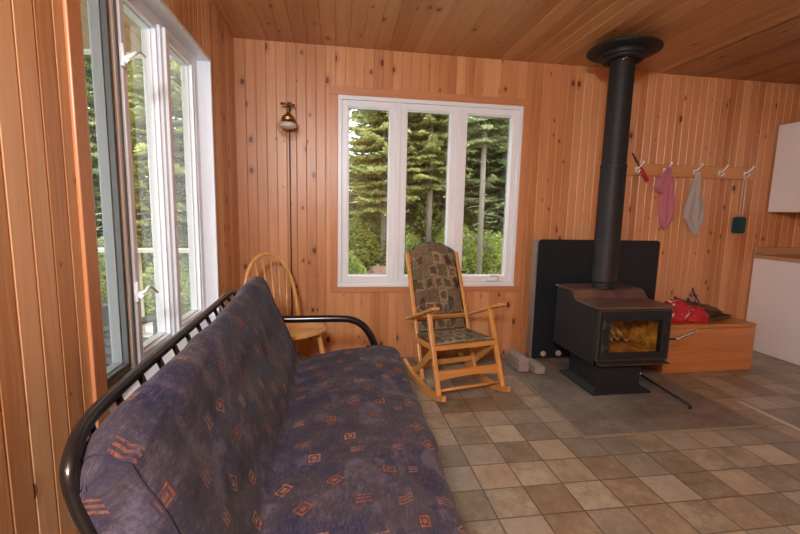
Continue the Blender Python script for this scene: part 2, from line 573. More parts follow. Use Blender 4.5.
def board_regions(bm, regs, ax, plane, sign, width=BW, off=0.0, g=.0045, dep=.0035):
    """tongue-and-groove boards over rectangles (u0,u1,v0,v1). ax: function (u,v,d)->point where d is depth into the room"""
    for (u0, u1, v0, v1) in regs:
        k = math.floor((u0 + off) / width)
        edges = [u0]
        while True:
            k += 1
            e = k * width - off
            if e >= u1 - 1e-4: break
            if e > u0 + 1e-4: edges.append(e)
        edges.append(u1)
        prof = []
        for i, (a, c) in enumerate(zip(edges, edges[1:])):
            first, last = i == 0, i == len(edges) - 2
            prof += [(a, 0 if first else -dep)]
            if not first: prof += [(min(a + g, c), 0)]
            if not last: prof += [(max(c - g, a), 0)]
        prof += [(edges[-1], 0)]
        lo = [bm.verts.new(ax(u, v0, d)) for u, d in prof]
        hi = [bm.verts.new(ax(u, v1, d)) for u, d in prof]
        for i in range(len(prof) - 1):
            bm.faces.new((lo[i], lo[i + 1], hi[i + 1], hi[i]))

def regions(u0, u1, v0, v1, hole=None):
    if not hole: return [(u0, u1, v0, v1)]
    a, b_, c, d = hole
    return [(u0, a, v0, v1), (b_, u1, v0, v1), (a, b_, v0, c), (a, b_, d, v1)]

T = .16
def struct(name, bm, mat, parent=None, smooth=False):
    o = build(name, bm, mat, parent, smooth)
    if parent is None: o['kind'] = 'structure'
    return o

# back wall
BH = (.019, 1.499, .600, 2.068)
bm = B()
rg = regions(XL, XR, 0, H, BH)
board_regions(bm, rg, lambda u, v, d: (u, YB - d, v), 0, 1)
for (u0, u1, v0, v1) in regions(XL - T, XR + T, -.2, H + .1, BH):
    box(bm, (u0, YB + .006, v0), (u1, YB + T, v1))
struct('wall_back', bm, M['wall_back'])
# left wall
LH = (1.382, 2.715, .515, 2.060)
bm = B()
board_regions(bm, regions(YF, YB, 0, H, LH), lambda u, v, d: (XL + d, u, v), 0, 1, off=.02)
for (u0, u1, v0, v1) in regions(YF, YB, -.2, H + .1, LH):
    box(bm, (XL - .118, u0, v0), (XL - .006, u1, v1))
struct('wall_left', bm, M['wall_left'])
# right wall, front wall (behind the camera, with a plain doorway-free run of boards)
bm = B()
board_regions(bm, [(YF, YB, 0, H)], lambda u, v, d: (XR - d, u, v), 0, 1)
box(bm, (XR + .006, YF, -.2), (XR + T, YB, H + .1))
struct('wall_right', bm, M['wall_left'])
bm = B()
board_regions(bm, [(XL, XR, 0, H)], lambda u, v, d: (u, YF + d, v), 0, 1)
box(bm, (XL - T, YF - T, -.2), (XR + T, YF - .006, H + .1))
struct('wall_front', bm, M['wall_back'])
# ceiling in two runs of boards with a lap at x = 2.715
bm = B()
board_regions(bm, [(XL, 2.715, YF, YB)], lambda u, v, d: (u, v, H - d), 0, 1, .098, 0, .005, .004)
box(bm, (XL - T, YF, H + .008), (2.715, YB, H + .1))
struct('ceiling', bm, M['ceiling'])
bm = B()
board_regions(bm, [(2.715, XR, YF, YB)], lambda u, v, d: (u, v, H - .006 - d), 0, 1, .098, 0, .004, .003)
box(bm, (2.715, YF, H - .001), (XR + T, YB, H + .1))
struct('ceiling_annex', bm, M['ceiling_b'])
# floor
bm = B(); box(bm, (XL, YF, -.2), (XR, YB, 0))
struct('floor', bm, M['floor'])
bm = B(); box(bm, (2.648, -1.6, 0), (2.674, 2.27, .004), .0012)
o = struct('trim_3', bm, M['strip'])

# wooden casing round the back window
bm = B()
cw = .058
a, c, d, e = BH
box(bm, (a - cw, YB - .012, e), (c + cw, YB, e + cw), .002)
box(bm, (a - cw, YB - .012, d - cw + .012), (c + cw, YB, d), .002)
o = struct('trim_1', bm, M['trim_h'])
bm = B()
box(bm, (a - cw, YB - .012, d + .0005), (a, YB, e - .0005), .002)
box(bm, (c, YB - .012, d + .0005), (c + cw, YB, e - .0005), .002)
o2 = build('casing_upright', bm, M['trim'], o)
# casing board on the near side of the left window
bm = B()
box(bm, (XL, 1.318, .46), (XL + .012, 1.384, 2.13), .004)
struct('trim_2', bm, M['trim'])

# ------------------------------------------------------------------ windows
def ring(bm, x0, x1, z0, z1, w, y0, y1, bev=.003, wb=None):
    wb = wb or w
    box(bm, (x0, y0, z0), (x0 + w, y1, z1), bev)
    box(bm, (x1 - w, y0, z0), (x1, y1, z1), bev)
    box(bm, (x0 + w - .002, y0, z1 - w), (x1 - w + .002, y1, z1), bev)
    box(bm, (x0 + w - .002, y0, z0), (x1 - w + .002, y1, z0 + wb), bev)

# window 1, back wall: x stays x, y is depth
x0, x1, z0, z1 = BH
w1 = struct('window_1', ring(b_ := B(), x0, x1, z0, z1, .030, YB - .006, YB + .15, .003, .036) or b_, M['vinyl'])
tag(w1, 'white three-pane casement window in the back wall', 'window')
bm = B(); box(bm, (x0, YB - .016, z0), (x1, YB + .01, z0 + .020), .003); build('sill', bm, M['vinyl'], w1)
mul = [.486, .972]
for mx_ in mul:
    bm = B(); box(bm, (mx_ - .018, YB + .002, z0 + .03), (mx_ + .018, YB + .13, z1 - .03), .003)
    build('mullion', bm, M['vinyl'], w1)
cells = [(x0 + .030, mul[0] - .018), (mul[0] + .018, mul[1] - .018), (mul[1] + .018, x1 - .030)]
for (p, q) in cells:
    bm = B()
    ring(bm, p, q, z0 + .036, z1 - .03, .048, YB + .012, YB + .075, .004)
    ring(bm, p + .044, q - .044, z0 + .080, z1 - .074, .012, YB + .030, YB + .070, .002)
    s = build('sash', bm, M['vinyl'], w1)
    bm = B(); ring(bm, p + .052, q - .052, z0 + .088, z1 - .082, .005, YB + .052, YB + .060, 0); build('gasket', bm, M['gasket'], s)
    bm = B(); box(bm, (p + .05, YB + .055, z0 + .086), (q - .05, YB + .0565, z1 - .08)); build('pane', bm, M['glass'], s)
# crank of the right sash
bm = B()
cx = 1.315
box(bm, (cx - .055, YB - .012, z0 + .040), (cx + .055, YB + .014, z0 + .062), .006)
tube(bm, smooth_path([(cx + .03, YB - .012, z0 + .06), (cx + .035, YB - .03, z0 + .085), (cx - .02, YB - .036, z0 + .095), (cx - .05, YB - .036, z0 + .085)]), .006, 8)
build('crank_handle', bm, M['white_metal'], w1, True, angle=40)

# window 2, left wall: built along y, x is depth (outward negative)
def rx(bm):   # turn (x,y,z) drawn as (along, depth, z) into (XL - depth, along, z)
    for v in bm.verts:
        x, y, z = v.co
        v.co = (XL - y, x, z)
    return bm
y0, y1, z0, z1 = LH
bm = B()
ring(bm, y0, y1, z0, z1, .020, -.004, .118, .003)
ring(bm, y0 + .015, y1 - .015, z0 + .015, z1 - .015, .045, .070, .118, .003, .05)
w2 = struct('window_2', rx(bm), M['vinyl'])
tag(w2, 'white casement window in the left wall behind the futon', 'window')
panes = [(1.44, 1.682, 0), (1.800, 2.095, 1), (2.225, 2.570, 1)]
for (p, q) in ((1.680, 1.795), (2.100, 2.222)):
    bm = B()
    box(bm, (p + .012, .048, z0 + .06), (q - .012, .118, z1 - .06), .004)
    box(bm, (p + .04, .036, z0 + .06), (q - .04, .06, z1 - .06), .004)
    build('mullion', rx(bm), M['vinyl'], w2)
for (p, q, whitef) in panes:
    bm = B()
    mt = M['vinyl'] if whitef else M['gasket_l']
    ring(bm, p - .030, q + .030, z0 + .055, z1 - .055, .030, .060, .118, .003)
    ring(bm, p - .004, q + .004, z0 + .082, z1 - .082, .010, .080, .117, .002)
    s = build('sash', rx(bm), mt, w2)
    if not whitef: s['label'] = 'grey sash channel of the nearest pane'
    bm = B()
    ring(bm, p - .003, q + .003, z0 + .083, z1 - .083, .006, .1, .108, 0)
    if not whitef:
        ring(bm, p - .012, q + .012, z0 + .074, z1 - .074, .016, .058, .078, .002)
        ring(bm, p - .034, q + .034, z0 + .052, z1 - .052, .010, .044, .075, .002)
    build('gasket', rx(bm), M['gasket'], s)
    bm = B(); box(bm, (p, .109, z0 + .08), (q, .1105, z1 - .08)); build('pane', rx(bm), M['glass'], s)
for zz, dz in ((.88, -.045), (1.74, .02)):
    bm = B()
    box(bm, (1.706, .024, zz - .045), (1.730, .040, zz + .035), .005)
    tube(bm, smooth_path([(1.718, .026, zz - .012), (1.720, .004, zz - .004), (1.735, -.004, zz + .012), (1.78, -.002, zz + .018 + dz * .5), (1.84, .008, zz + .014 + dz)]), [.0075] * 9 + [.0065] * 10 + [.005] * 14, 10)
    tube(bm, [(1.718, .026, zz - .015), (1.718, .012, zz - .028)], .011, 10)
    build('latch_handle', rx(bm), M['white_metal'], w2, True, angle=40)

# ------------------------------------------------------------------ futon
FT = thing('futon_sofa', 'black tube framed futon sofa with dark purple printed mattress below the left window', 'sofa', (-.1, 1.5, 0))
# mattress profile in (x, z): a closed strip, walked from the underside front, over the seat, up the back, over the top, down behind
prof = [(.335, .300), (.372, .335), (.378, .385), (.352, .432), (.300, .452), (.21, .462), (.10, .452), (-.02, .437), (-.12, .420), (-.170, .405), (-.188, .412),
        (-.205, .450), (-.240, .54), (-.285, .65), (-.318, .735), (-.345, .80), (-.368, .840), (-.405, .856), (-.440, .838), (-.464, .790), (-.452, .70), (-.415, .60), (-.365, .47), (-.31, .35),
        (-.30, .29), (-.20, .275), (-.05, .280), (.10, .282), (.24, .285)]
pp = [Vector((p[0], 0, p[1])) for p in prof]
cl = smooth_path(pp + [pp[0]], 7)[:-1]
NU = len(cl)
cum = [0.0]
for i in range(NU):
    cum.append(cum[-1] + (cl[(i + 1) % NU] - cl[i]).length)
S_TOP = cum[max(range(NU), key=lambda q: cl[q].z)]
cen = Vector((0, 0, .37))
Y0, Y1, NV = .715, 2.275, 120
def endround(t):     # how much the section shrinks at the two ends
    d = min(t, 1 - t) * (Y1 - Y0)
    return 0 if d > .07 else .045 * (1 - math.sqrt(max(0, 1 - (1 - d / .07) ** 2)))
nrm = []
for i in range(NU):
    t = cl[(i + 1) % NU] - cl[i - 1]
    nrm.append(Vector((t.z, 0, -t.x)).normalized())
# outward check
if nrm[30].dot(cl[30] - cen) < 0 and nrm[5].dot(cl[5] - cen) < 0: nrm = [-n_ for n_ in nrm]
ts = [0, .006, .014, .025, .04] + [.055 + .89 * k / (NV - 11) for k in range(NV - 10)] + [.96, .975, .986, .994, 1.0]
NV = len(ts)
def FM(i, j):
    t = ts[j]; y = Y0 + (Y1 - Y0) * t
    p = cl[i].copy(); p.y = y
    n_ = nrm[i]
    s = cum[i]
    seat_top = p.x > -.16 and p.z > .40
    amp = .010
    w = noise.noise((s * 7, y * 4.0, 1.3)) * amp + noise.noise((s * 3, y * 13, 4.1)) * amp * .55 + noise.noise((s * 22, y * 9, 7.7)) * amp * .28
    # stitched seams running along the length and a line of tufts
    for ss in (.34,):
        w -= .010 * math.exp(-((s - ss) / .012) ** 2)
    w -= .004 * (0.5 + .5 * math.cos(y * 2 * PI / .30)) * (1 if seat_top else .5)
    # sag of the front edge
    if p.x > .20:
        w += .012 * math.sin(y * 9 + 1) * .5
        p.x -= (.010 + .026 * max(0.0, min(1.0, (2.1 - y) / 1.1))) * min(1.0, (p.x - .20) / .10)
    if p.x < -.2 and p.z > .45:
        f = max(0.0, min(1.0, (2.15 - y) / 1.4)); f = f * (2 - f)
        k = min(1.0, (p.z - .45) / .36)
        p.z -= (.045 * f + .040 * max(0.0, min(1.0, (.95 - y) / .2)) ** 2) * k
        p.x += (.014 if s > S_TOP else .008) * f * k - (.022 * max(0.0, min(1.0, (1.0 - y) / .28)) * k if s > S_TOP - .05 else 0.0)
    p += n_ * (w - endround(t))
    return p
bm = B()
V = grid_surface(bm, FM, NU, NV, True, lambda i, j: (cum[i] if i < NU else cum[NU], Y0 + (Y1 - Y0) * ts[j]))
L = bm.loops.layers.uv.verify()
# end faces: strip between the seat+back inner run and the outer run, closed with quads across the thickness
bm.verts.ensure_lookup_table()
for j in (0, NV - 1):
    lp = [V[i][j] for i in range(NU)]
    ed = [bm.edges.get((lp[i], lp[(i + 1) % NU])) for i in range(NU)]
    r = bmesh.ops.triangle_fill(bm, use_beauty=True, edges=[e for e in ed if e])
    for f in r['geom']:
        if isinstance(f, bmesh.types.BMFace):
            for l in f.loops: l[L].uv = (l.vert.co.x * .8 + 3.1, l.vert.co.z + .3)
MT = build('mattress', bm, M['futon'], FT, True, angle=70)
# piping along the two ends and the front bottom edge
for jj in (3, NV - 4):
    bm = B()
    pts = [FM(i, jj) + nrm[i] * .002 for i in range(2, NU, 2) if cl[i].z > .30]
    tube(bm, pts, .0022, 6)
    build('piping', bm, M['futon'], MT, True)
# back frame tube
def bx(z): return -.50 + .36 * (.79 - z) - .004
bm = B()
path = smooth_path([(-.31, .722, .30), (-.365, .722, .50), (-.405, .722, .63), (-.428, .722, .70), (-.440, .728, .752), (-.453, .768, .778), (-.472, .84, .786), (-.482, .93, .787), (-.492, 1.15, .787), (-.502, 1.7, .788), (-.508, 2.12, .79), (-.504, 2.19, .775), (bx(.735), 2.24, .735), (bx(.66), 2.26, .66), (bx(.30), 2.26, .30)], 6)
tube(bm, path, .0145, 14)
build('back_rail', bm, M['black_tube'], FT, True)
for k in range(12):
    y = .86 + k * .118
    bm = B(); tube(bm, [(-.484 - .016 * (y - .86), y, .788), (-.335, y, .36)], .0085, 10)
    build('back_bar', bm, M['black_tube'], FT, True)
bm = B(); tube(bm, [(-.335, .722, .36), (-.335, 2.26, .36)], .014, 12); build('lower_back_rail', bm, M['black_tube'], FT, True)
bm = B()
for x in (-.20, .32): tube(bm, [(x, .73, .255), (x, 2.27, .255)], .014, 12)
for k in range(9): tube(bm, [(-.20, .80 + k * .17, .255), (.32, .80 + k * .17, .255)], .008, 8)
build('seat_frame', bm, M['black_tube'], FT, True)
for y in (.640, 2.315):
    bm = B()
    tube(bm, smooth_path([(-.40, y, .015), (-.42, y, .30), (-.42, y, .50), (-.395, y, .575), (-.33, y, .600), (-.2, y, .602), (.00, y, .602), (.09, y, .594), (.155, y, .560), (.205, y, .49), (.24, y, .38), (.27, y, .2), (.285, y, .015)], 7), .0205, 14)
    build('arm', bm, M['black_tube'], FT, True)
    for x in (-.40, .285):
        bm = B(); lathe(bm, [(.024, 0), (.026, .004), (.026, .03), (.0215, .036)], (x, y, 0), 16); build('foot_cap', bm, M['rubber'], FT, True, angle=40)
    bm = B(); tube(bm, [(-.42, y, .255), (.265, y, .255)], .012, 10); tube(bm, [(-.2, y, .255), (-.2, min(max(y, .70), 2.28), .255)], .012, 8); tube(bm, [(.32 - .06, y, .255), (.32, min(max(y, .70), 2.28), .255)], .012, 8)
    build('arm_crossbar', bm, M['black_tube'], FT, True)

# ------------------------------------------------------------------ rocking chair (local frame, faces local -y)
RC = thing('rocking_chair', 'wooden rocking chair with brown tapestry seat and back in front of the back window', 'rocking chair', (.883, 2.507, 0), math.radians(12.4))
def fab_grid(bm, P, nu, nv, thick, sc=1.0):
    """a padded fabric panel: P(s,t)->(point, normal), s,t in 0..1"""
    for side in (1, -1):
        def F(i, j):
            s, t = i / (nu - 1), j / (nv - 1)
            p, n_ = P(s, t)
            e = min(s, 1 - s, t, 1 - t)
            return Vector(p) + Vector(n_) * side * thick * (1 - (1 - min(1, e / .16)) ** 2)
        w, h = sc
        grid_surface(bm, F, nu, nv, False, lambda i, j: (i / (nu - 1) * w, j / (nv - 1) * h))
    bmesh.ops.remove_doubles(bm, verts=bm.verts, dist=1e-4)
for sx in (-1, 1):
    x = .238 * sx
    # rocker
    bm = B()
    pts = [(x, -.075, .062), (x, .0, .036), (x, .1, .021), (x, .24, .017), (x, .38, .027), (x, .49, .047), (x, .585, .078)]
    sp = smooth_path(pts, 5)
    for i in range(len(sp) - 1):
        pass
    n_ = len(sp); rr = []
    for i, p in enumerate(sp):
        w_ = .0135
        rr.append([bm.verts.new((p.x - w_, p.y, p.z - .019)), bm.verts.new((p.x + w_, p.y, p.z - .019)), bm.verts.new((p.x + w_, p.y, p.z + .019)), bm.verts.new((p.x - w_, p.y, p.z + .019))])
    for i in range(n_ - 1):
        for k in range(4): bm.faces.new((rr[i][k], rr[i][(k + 1) % 4], rr[i + 1][(k + 1) % 4], rr[i + 1][k]))
    bm.faces.new(rr[0]); bm.faces.new(rr[-1])
    build('rocker', bm, M['oak_y'], RC, False, True)
    bm = B(); bar(bm, (x, .0, .045), (x * .99, .19, .545), .030, .030, .005, (0, 1, 0)); build('front_post', bm, M['oak'], RC, False, True)
    xb = .214 * sx
    bm = B(); bar(bm, (xb, .305, .035), (xb * .97, .665, .895), .026, .034, .005, (0, 1, 0)); build('back_post', bm, M['oak'], RC, False, True)
    bm = B()
    xa = .252 * sx
    bar(bm, (xa, .50, .430), (xa, .055, .604), .058, .020, .006); build('armrest', bm, M['oak_y'], RC, False, True)
    bm = B(); bar(bm, (.225 * sx, .43, .045), (.225 * sx, .115, .31), .014, .046, .004); build('brace', bm, M['oak_y'], RC, False, True)
    bm = B(); bar(bm, (.222 * sx, .10, .322), (.222 * sx, .44, .300), .022, .034, .004); build('seat_rail', bm, M['oak_y'], RC, False, True)
bm = B(); bar(bm, (-.245, .098, .330), (.245, .098, .330), .024, .034, .005); build('seat_front_rail', bm, M['oak_h'], RC, False, True)
bm = B(); bar(bm, (-.205, .435, .300), (.205, .435, .300), .024, .034, .005); build('seat_back_rail', bm, M['oak_h'], RC, False, True)
# broad arched front stretcher
bm = B()
arch = [(-.228, .195), (-.228, .130)] + [(-.228 + .456 * k / 12, .130 + .018 * math.sin(PI * k / 12)) for k in range(1, 12)] + [(.228, .130), (.228, .195)]
prism(bm, arch, 1, .034, .052, .003); build('front_stretcher', bm, M['oak_h'], RC, False, True)
bm = B(); tube(bm, [(-.238, .02, .075), (.238, .02, .075)], .010, 10); build('lower_stretcher', bm, M['oak_h'], RC, True, True)
bm = B(); bar(bm, (-.21, .35, .135), (.21, .35, .135), .016, .036, .003); build('rear_stretcher', bm, M['oak_h'], RC, False, True)
bm = B(); tube(bm, [(-.238, .5, .05), (.238, .5, .05)], .010, 10); build('rear_rod', bm, M['oak_h'], RC, True, True)
# back: slanted plane through (y .305, z .035) and (.665,.895)
def bp(x, z, off=0.0):
    return (x, .305 + (z - .035) * .36 / .86 - off, z)
nb_ = Vector((0, -.86, .36)).normalized()
bm = B()
def PB(s, t):
    x = -.198 + .396 * s
    top = .905 + .072 * (math.sin(PI * s) ** .75 if 0 < s < 1 else 0)
    z = .450 + (top - .450) * t
    return bp(x, z, .006), nb_
fab_grid(bm, PB, 25, 25, .016, (.396, .50)); build('back_cushion', bm, M['tapestry'], RC, True, True)
bm = B()
fab_grid(bm, lambda s, t: (bp(-.198 + .396 * s, .345 + .075 * t, .004), nb_), 17, 9, .011, (.396, .08)); build('lumbar_band', bm, M['tapestry'], RC, True, True)
bm = B(); bar(bm, bp(-.2, .437), bp(.2, .437), .016, .030, .003, (0, -.36, .9)); build('back_crossbar', bm, M['oak_h'], RC, False, True)
bm = B(); bar(bm, bp(-.2, .885, -.012), bp(.2, .885, -.012), .014, .036, .003); build('top_crossbar', bm, M['oak_h'], RC, False, True)
bm = B()
fab_grid(bm, lambda s, t: ((-.225 + .45 * s, .085 + .355 * t, .355 - .022 * t + .006 * math.sin(PI * s)), (0, 0, 1)), 21, 21, .017, (.45, .37)); build('seat_cushion', bm, M['tapestry'], RC, True, True)

# ------------------------------------------------------------------ bow-back chair (local, faces local -y)
WC = thing('bow_back_chair', 'honey coloured bow-back spindle chair in the corner beyond the futon end', 'chair', (-.295, 2.735, 0), math.radians(41))
bm = B()
NS = 48
def seat_r(a):   # rounded saddle outline
    c, s = math.cos(a), math.sin(a)
    return Vector((.225 * math.copysign(abs(c) ** .78, c), .215 * math.copysign(abs(s) ** .85, s), 0))
zs = [(.70, .405), (.93, .408), (1.0, .420), (1.0, .430), (.965, .440), (.85, .441), (.5, .432), (.2, .430)]
rings = [[bm.verts.new(seat_r(2 * PI * k / NS) * f + Vector((0, 0, z))) for k in range(NS)] for f, z in zs]
for a_, b2 in zip(rings, rings[1:]):
    for k in range(NS): bm.faces.new((a_[k], a_[(k + 1) % NS], b2[(k + 1) % NS], b2[k]))
bm.faces.new(rings[0]); bm.faces.new(rings[-1])
build('seat', bm, M['maple'], WC, True, True, 50)
bow = []
for k in range(25):
    t = PI * k / 24
    x = -.196 * math.cos(t); h_ = math.sin(t) ** .62 if 0 < t < PI else 0
    z = .432 + .468 * h_
    bow.append((x, .165 + (z - .432) * .20, z))
bm = B(); tube(bm, bow, .0125, 10); build('bow', bm, M['maple'], WC, True, True)
for k in range(6):
    f = (k - 2.5) / 2.5
    xt = .150 * f
    h_ = (1 - (xt / .196) ** 2) ** .31
    zt = .432 + .468 * h_
    bm = B(); tube(bm, [(.10 * f, .160, .432), (.122 * f, .17 + (zt - .432) * .09, .432 + (zt - .432) * .45), (xt, .165 + (zt - .432) * .20, zt)], [.007, .0075, .005], 8)
    build('spindle', bm, M['maple'], WC, True, True)
feet = {}
for sx in (-1, 1):
    for sy in (-1, 1):
        top = Vector((.135 * sx, .125 * sy, .415)); bot = Vector((.195 * sx, (.18 if sy < 0 else .215) * sy, 0))
        pts = [top.lerp(bot, q) for q in (0, .12, .35, .55, .62, .80, 1)]
        bm = B(); tube(bm, pts, [.012, .015, .0185, .0185, .016, .0165, .0115], 10); build('leg', bm, M['maple'], WC, True, True)
        feet[sx, sy] = top.lerp(bot, .58)
for sx in (-1, 1):
    a_, b2 = feet[sx, -1], feet[sx, 1]
    bm = B(); tube(bm, [a_, a_.lerp(b2, .5), b2], [.008, .011, .008], 8); build('stretcher', bm, M['maple'], WC, True, True)
a_ = feet[-1, -1].lerp(feet[-1, 1], .5); b2 = feet[1, -1].lerp(feet[1, 1], .5)
bm = B(); tube(bm, [a_, a_.lerp(b2, .5), b2], [.008, .011, .008], 8); build('stretcher', bm, M['maple'], WC, True, True)

# ------------------------------------------------------------------ stove
HP = B(); box(HP, (1.347, 1.968, 0), (2.472, 3.08, .010), .002)
hp = tag(build('hearth_pad', HP, M['hearth']), 'grey brown stone hearth slab on the floor under the wood stove', 'hearth')
bm = B()
for (a_, b2) in (((1.337, 1.958), (1.352, 3.08)), ((2.467, 1.958), (2.482, 3.08)), ((1.337, 1.956), (2.482, 1.970))):
    box(bm, (a_[0], a_[1], 0), (b2[0], b2[1], .012), .003)
build('edging', bm, M['hearth_edge'], hp)
SZ = .0105
ST = thing('wood_stove', 'black steel wood stove with a glass door standing on the hearth', 'stove', (1.945, 2.7, SZ))
bm = B()
prism(bm, [(2.440, SZ), (2.862, SZ), (2.862, SZ + .012), (2.825, SZ + .045), (2.825, .215), (2.500, .215), (2.500, SZ + .045), (2.440, SZ + .012)], 0, 1.760, 2.095)
t = bmesh.new()
lo = [t.verts.new(p) for p in ((1.705, 2.438, SZ), (2.140, 2.438, SZ), (2.140, 2.865, SZ), (1.705, 2.865, SZ))]
md = [t.verts.new(p) for p in ((1.705, 2.438, SZ + .012), (2.140, 2.438, SZ + .012), (2.140, 2.865, SZ + .012), (1.705, 2.865, SZ + .012))]
hi = [t.verts.new(p) for p in ((1.752, 2.490, SZ + .036), (2.095, 2.490, SZ + .036), (2.095, 2.83, SZ + .036), (1.752, 2.83, SZ + .036))]
for p, q in ((lo, md), (md, hi)):
    for k in range(4): t.faces.new((p[k], p[(k + 1) % 4], q[(k + 1) % 4], q[k]))
t.faces.new(lo[::-1]); t.faces.new(hi); add(bm, t)
build('pedestal', bm, M['stove'], ST)
# firebox shell: side profile (y,z), hollow at the door opening
X0, X1 = 1.700, 2.245
bm = B()
side = [(2.462, .215), (2.975, .215), (2.975, .664), (2.765, .664), (2.745, .656), (2.705, .612), (2.685, .604), (2.462, .600)]
prism(bm, side, 0, X0, X0 + .018, .003)
prism(bm, side, 0, X1 - .018, X1, .003)
box(bm, (X0 + .01, 2.957, .215), (X1 - .01, 2.975, .660))
box(bm, (X0 + .01, 2.462, .215), (X1 - .01, 2.97, .235))
OX0, OX1, OZ0, OZ1 = 1.785, 2.180, .290, .540      # door opening
box(bm, (X0 + .01, 2.462, .215), (OX0, 2.480, .60)); box(bm, (OX1, 2.462, .215), (X1 - .01, 2.480, .60))
box(bm, (OX0 - .01, 2.462, .215), (OX1 + .01, 2.480, OZ0)); box(bm, (OX0 - .01, 2.462, OZ1), (OX1 + .01, 2.480, .60))
body = build('body', bm, M['stove'], ST)
bm = B()
topo = [(2.432, .600), (2.685, .604), (2.705, .612), (2.745, .656), (2.765, .664), (2.98, .664), (2.98, .677), (2.762, .677), (2.738, .668), (2.700, .626), (2.682, .618), (2.432, .614)]
prism(bm, topo, 0, X0 - .012, X1 + .012, .002)
build('top_plate', bm, M['stove_top'], ST)
# firebrick lining and a burnt log seen through the glass
bm = B()
box(bm, (OX0 - .05, 2.86, .25), (OX1 + .05, 2.90, .58)); box(bm, (OX0 - .07, 2.50, .25), (OX0 - .03, 2.88, .58)); box(bm, (OX1 + .03, 2.50, .25), (OX1 + .07, 2.88, .58))
box(bm, (OX0 - .05, 2.50, .25), (OX1 + .05, 2.88, .29))
lin = build('firebrick_lining', bm, M['firebrick'], ST)
bm = B()
for k in range(9):
    random.seed(50 + k)
    p = Vector((OX0 + .04 + .032 * k, 2.60 + .05 * random.random(), .315 + .03 * random.random())); q = p + Vector((random.uniform(-.1, .1), random.uniform(.0, .1), random.uniform(.0, .10)))
    tube(bm, [p, p.lerp(q, .5) + Vector((0, 0, .008)), q], [.017, .02, .014], 7)
build('burnt_kindling', bm, M['ash'], ST, True)
# door
bm = B()
ring(bm, 1.728, 2.230, .262, .582, .052, 2.432, 2.468, .006, .036)
ring(bm, 1.772, 2.186, .290, .538, .014, 2.424, 2.45, .004)
door = build('door', bm, M['stove'], ST)
bm = B(); box(bm, (1.780, 2.442, .297), (2.178, 2.446, .531)); build('door_glass', bm, M['stoveglass'], door)
bm = B()
ring(bm, 1.708, 2.240, .246, .596, .014, 2.436, 2.466, .003); build('door_surround', bm, M['stove_edge'], ST)
for z in (.345, .500):
    bm = B(); tube(bm, [(1.735, 2.424, z - .026), (1.735, 2.424, z + .026)], .0095, 10); box(bm, (1.735, 2.422, z - .014), (1.775, 2.434, z + .014), .003); build('hinge', bm, M['stove_edge'], door, True, angle=40)
bm = B()
tube(bm, [(2.19, 2.436, .405), (2.215, 2.405, .400), (2.245, 2.392, .402)], .008, 8); hs = build('handle_shaft', bm, M['iron'], door, True)
bm = B()
hp_ = [Vector((2.245, 2.392, .402)).lerp(Vector((2.372, 2.368, .462)), k / 60) for k in range(61)]
tube(bm, hp_, .007, 8)
cen_ = (Vector((2.372, 2.368, .462)) - Vector((2.245, 2.392, .402))).normalized()
sd = cen_.cross(Vector((0, 0, 1))).normalized(); ud = sd.cross(cen_)
tube(bm, [p + (sd * math.cos(k * 1.3) + ud * math.sin(k * 1.3)) * .0085 for k, p in enumerate(hp_)], .003, 6)
build('spring_handle', bm, M['steel'], door, True)
# ash lip
bm = B(); prism(bm, [(2.468, .252), (2.468, .226), (2.405, .224), (2.396, .230), (2.402, .236), (2.44, .238)], 0, 1.722, 2.226, .002); build('ash_lip', bm, M['stove_edge'], ST)
# flue
FX, FY = 1.970, 2.80
FL = thing('stove_pipe', 'tall black flue pipe rising from the wood stove to the ceiling', 'stove pipe', (FX, FY, .677))
bm = B(); lathe(bm, [(.080, .677), (.080, .720), (.088, .724), (.090, .728), (.090, .742), (.088, .745), (.087, 1.15), (.086, 1.55), (.082, 1.572), (.081, 1.9), (.080, 2.33)], (FX, FY, 0), 44)
build('pipe', bm, M['pipe'], FL, True, angle=35)
bm = B(); lathe(bm, [(.0865, 1.548), (.0885, 1.550), (.0885, 1.566), (.0865, 1.568)], (FX, FY, 0), 44); build('pipe_band', bm, M['stove'], FL, True, angle=35)
bm = B(); lathe(bm, [(.086, 2.280), (.100, 2.268), (.128, 2.270), (.136, 2.277), (.136, 2.290), (.150, 2.294), (.153, 2.301), (.150, 2.322), (.228, 2.330), (.236, 2.335), (.236, 2.345), (.228, 2.350), (.081, 2.352), (.080, 2.4055)], (FX, FY, 0), 56)
build('ceiling_support', bm, M['pipe'], FL, True, angle=35)
bm = B(); bar(bm, (FX - .062, FY - .086, 2.252), (FX - .035, FY - .094, 2.266), .02, .012, .002); build('support_clip', bm, M['brass'], FL)

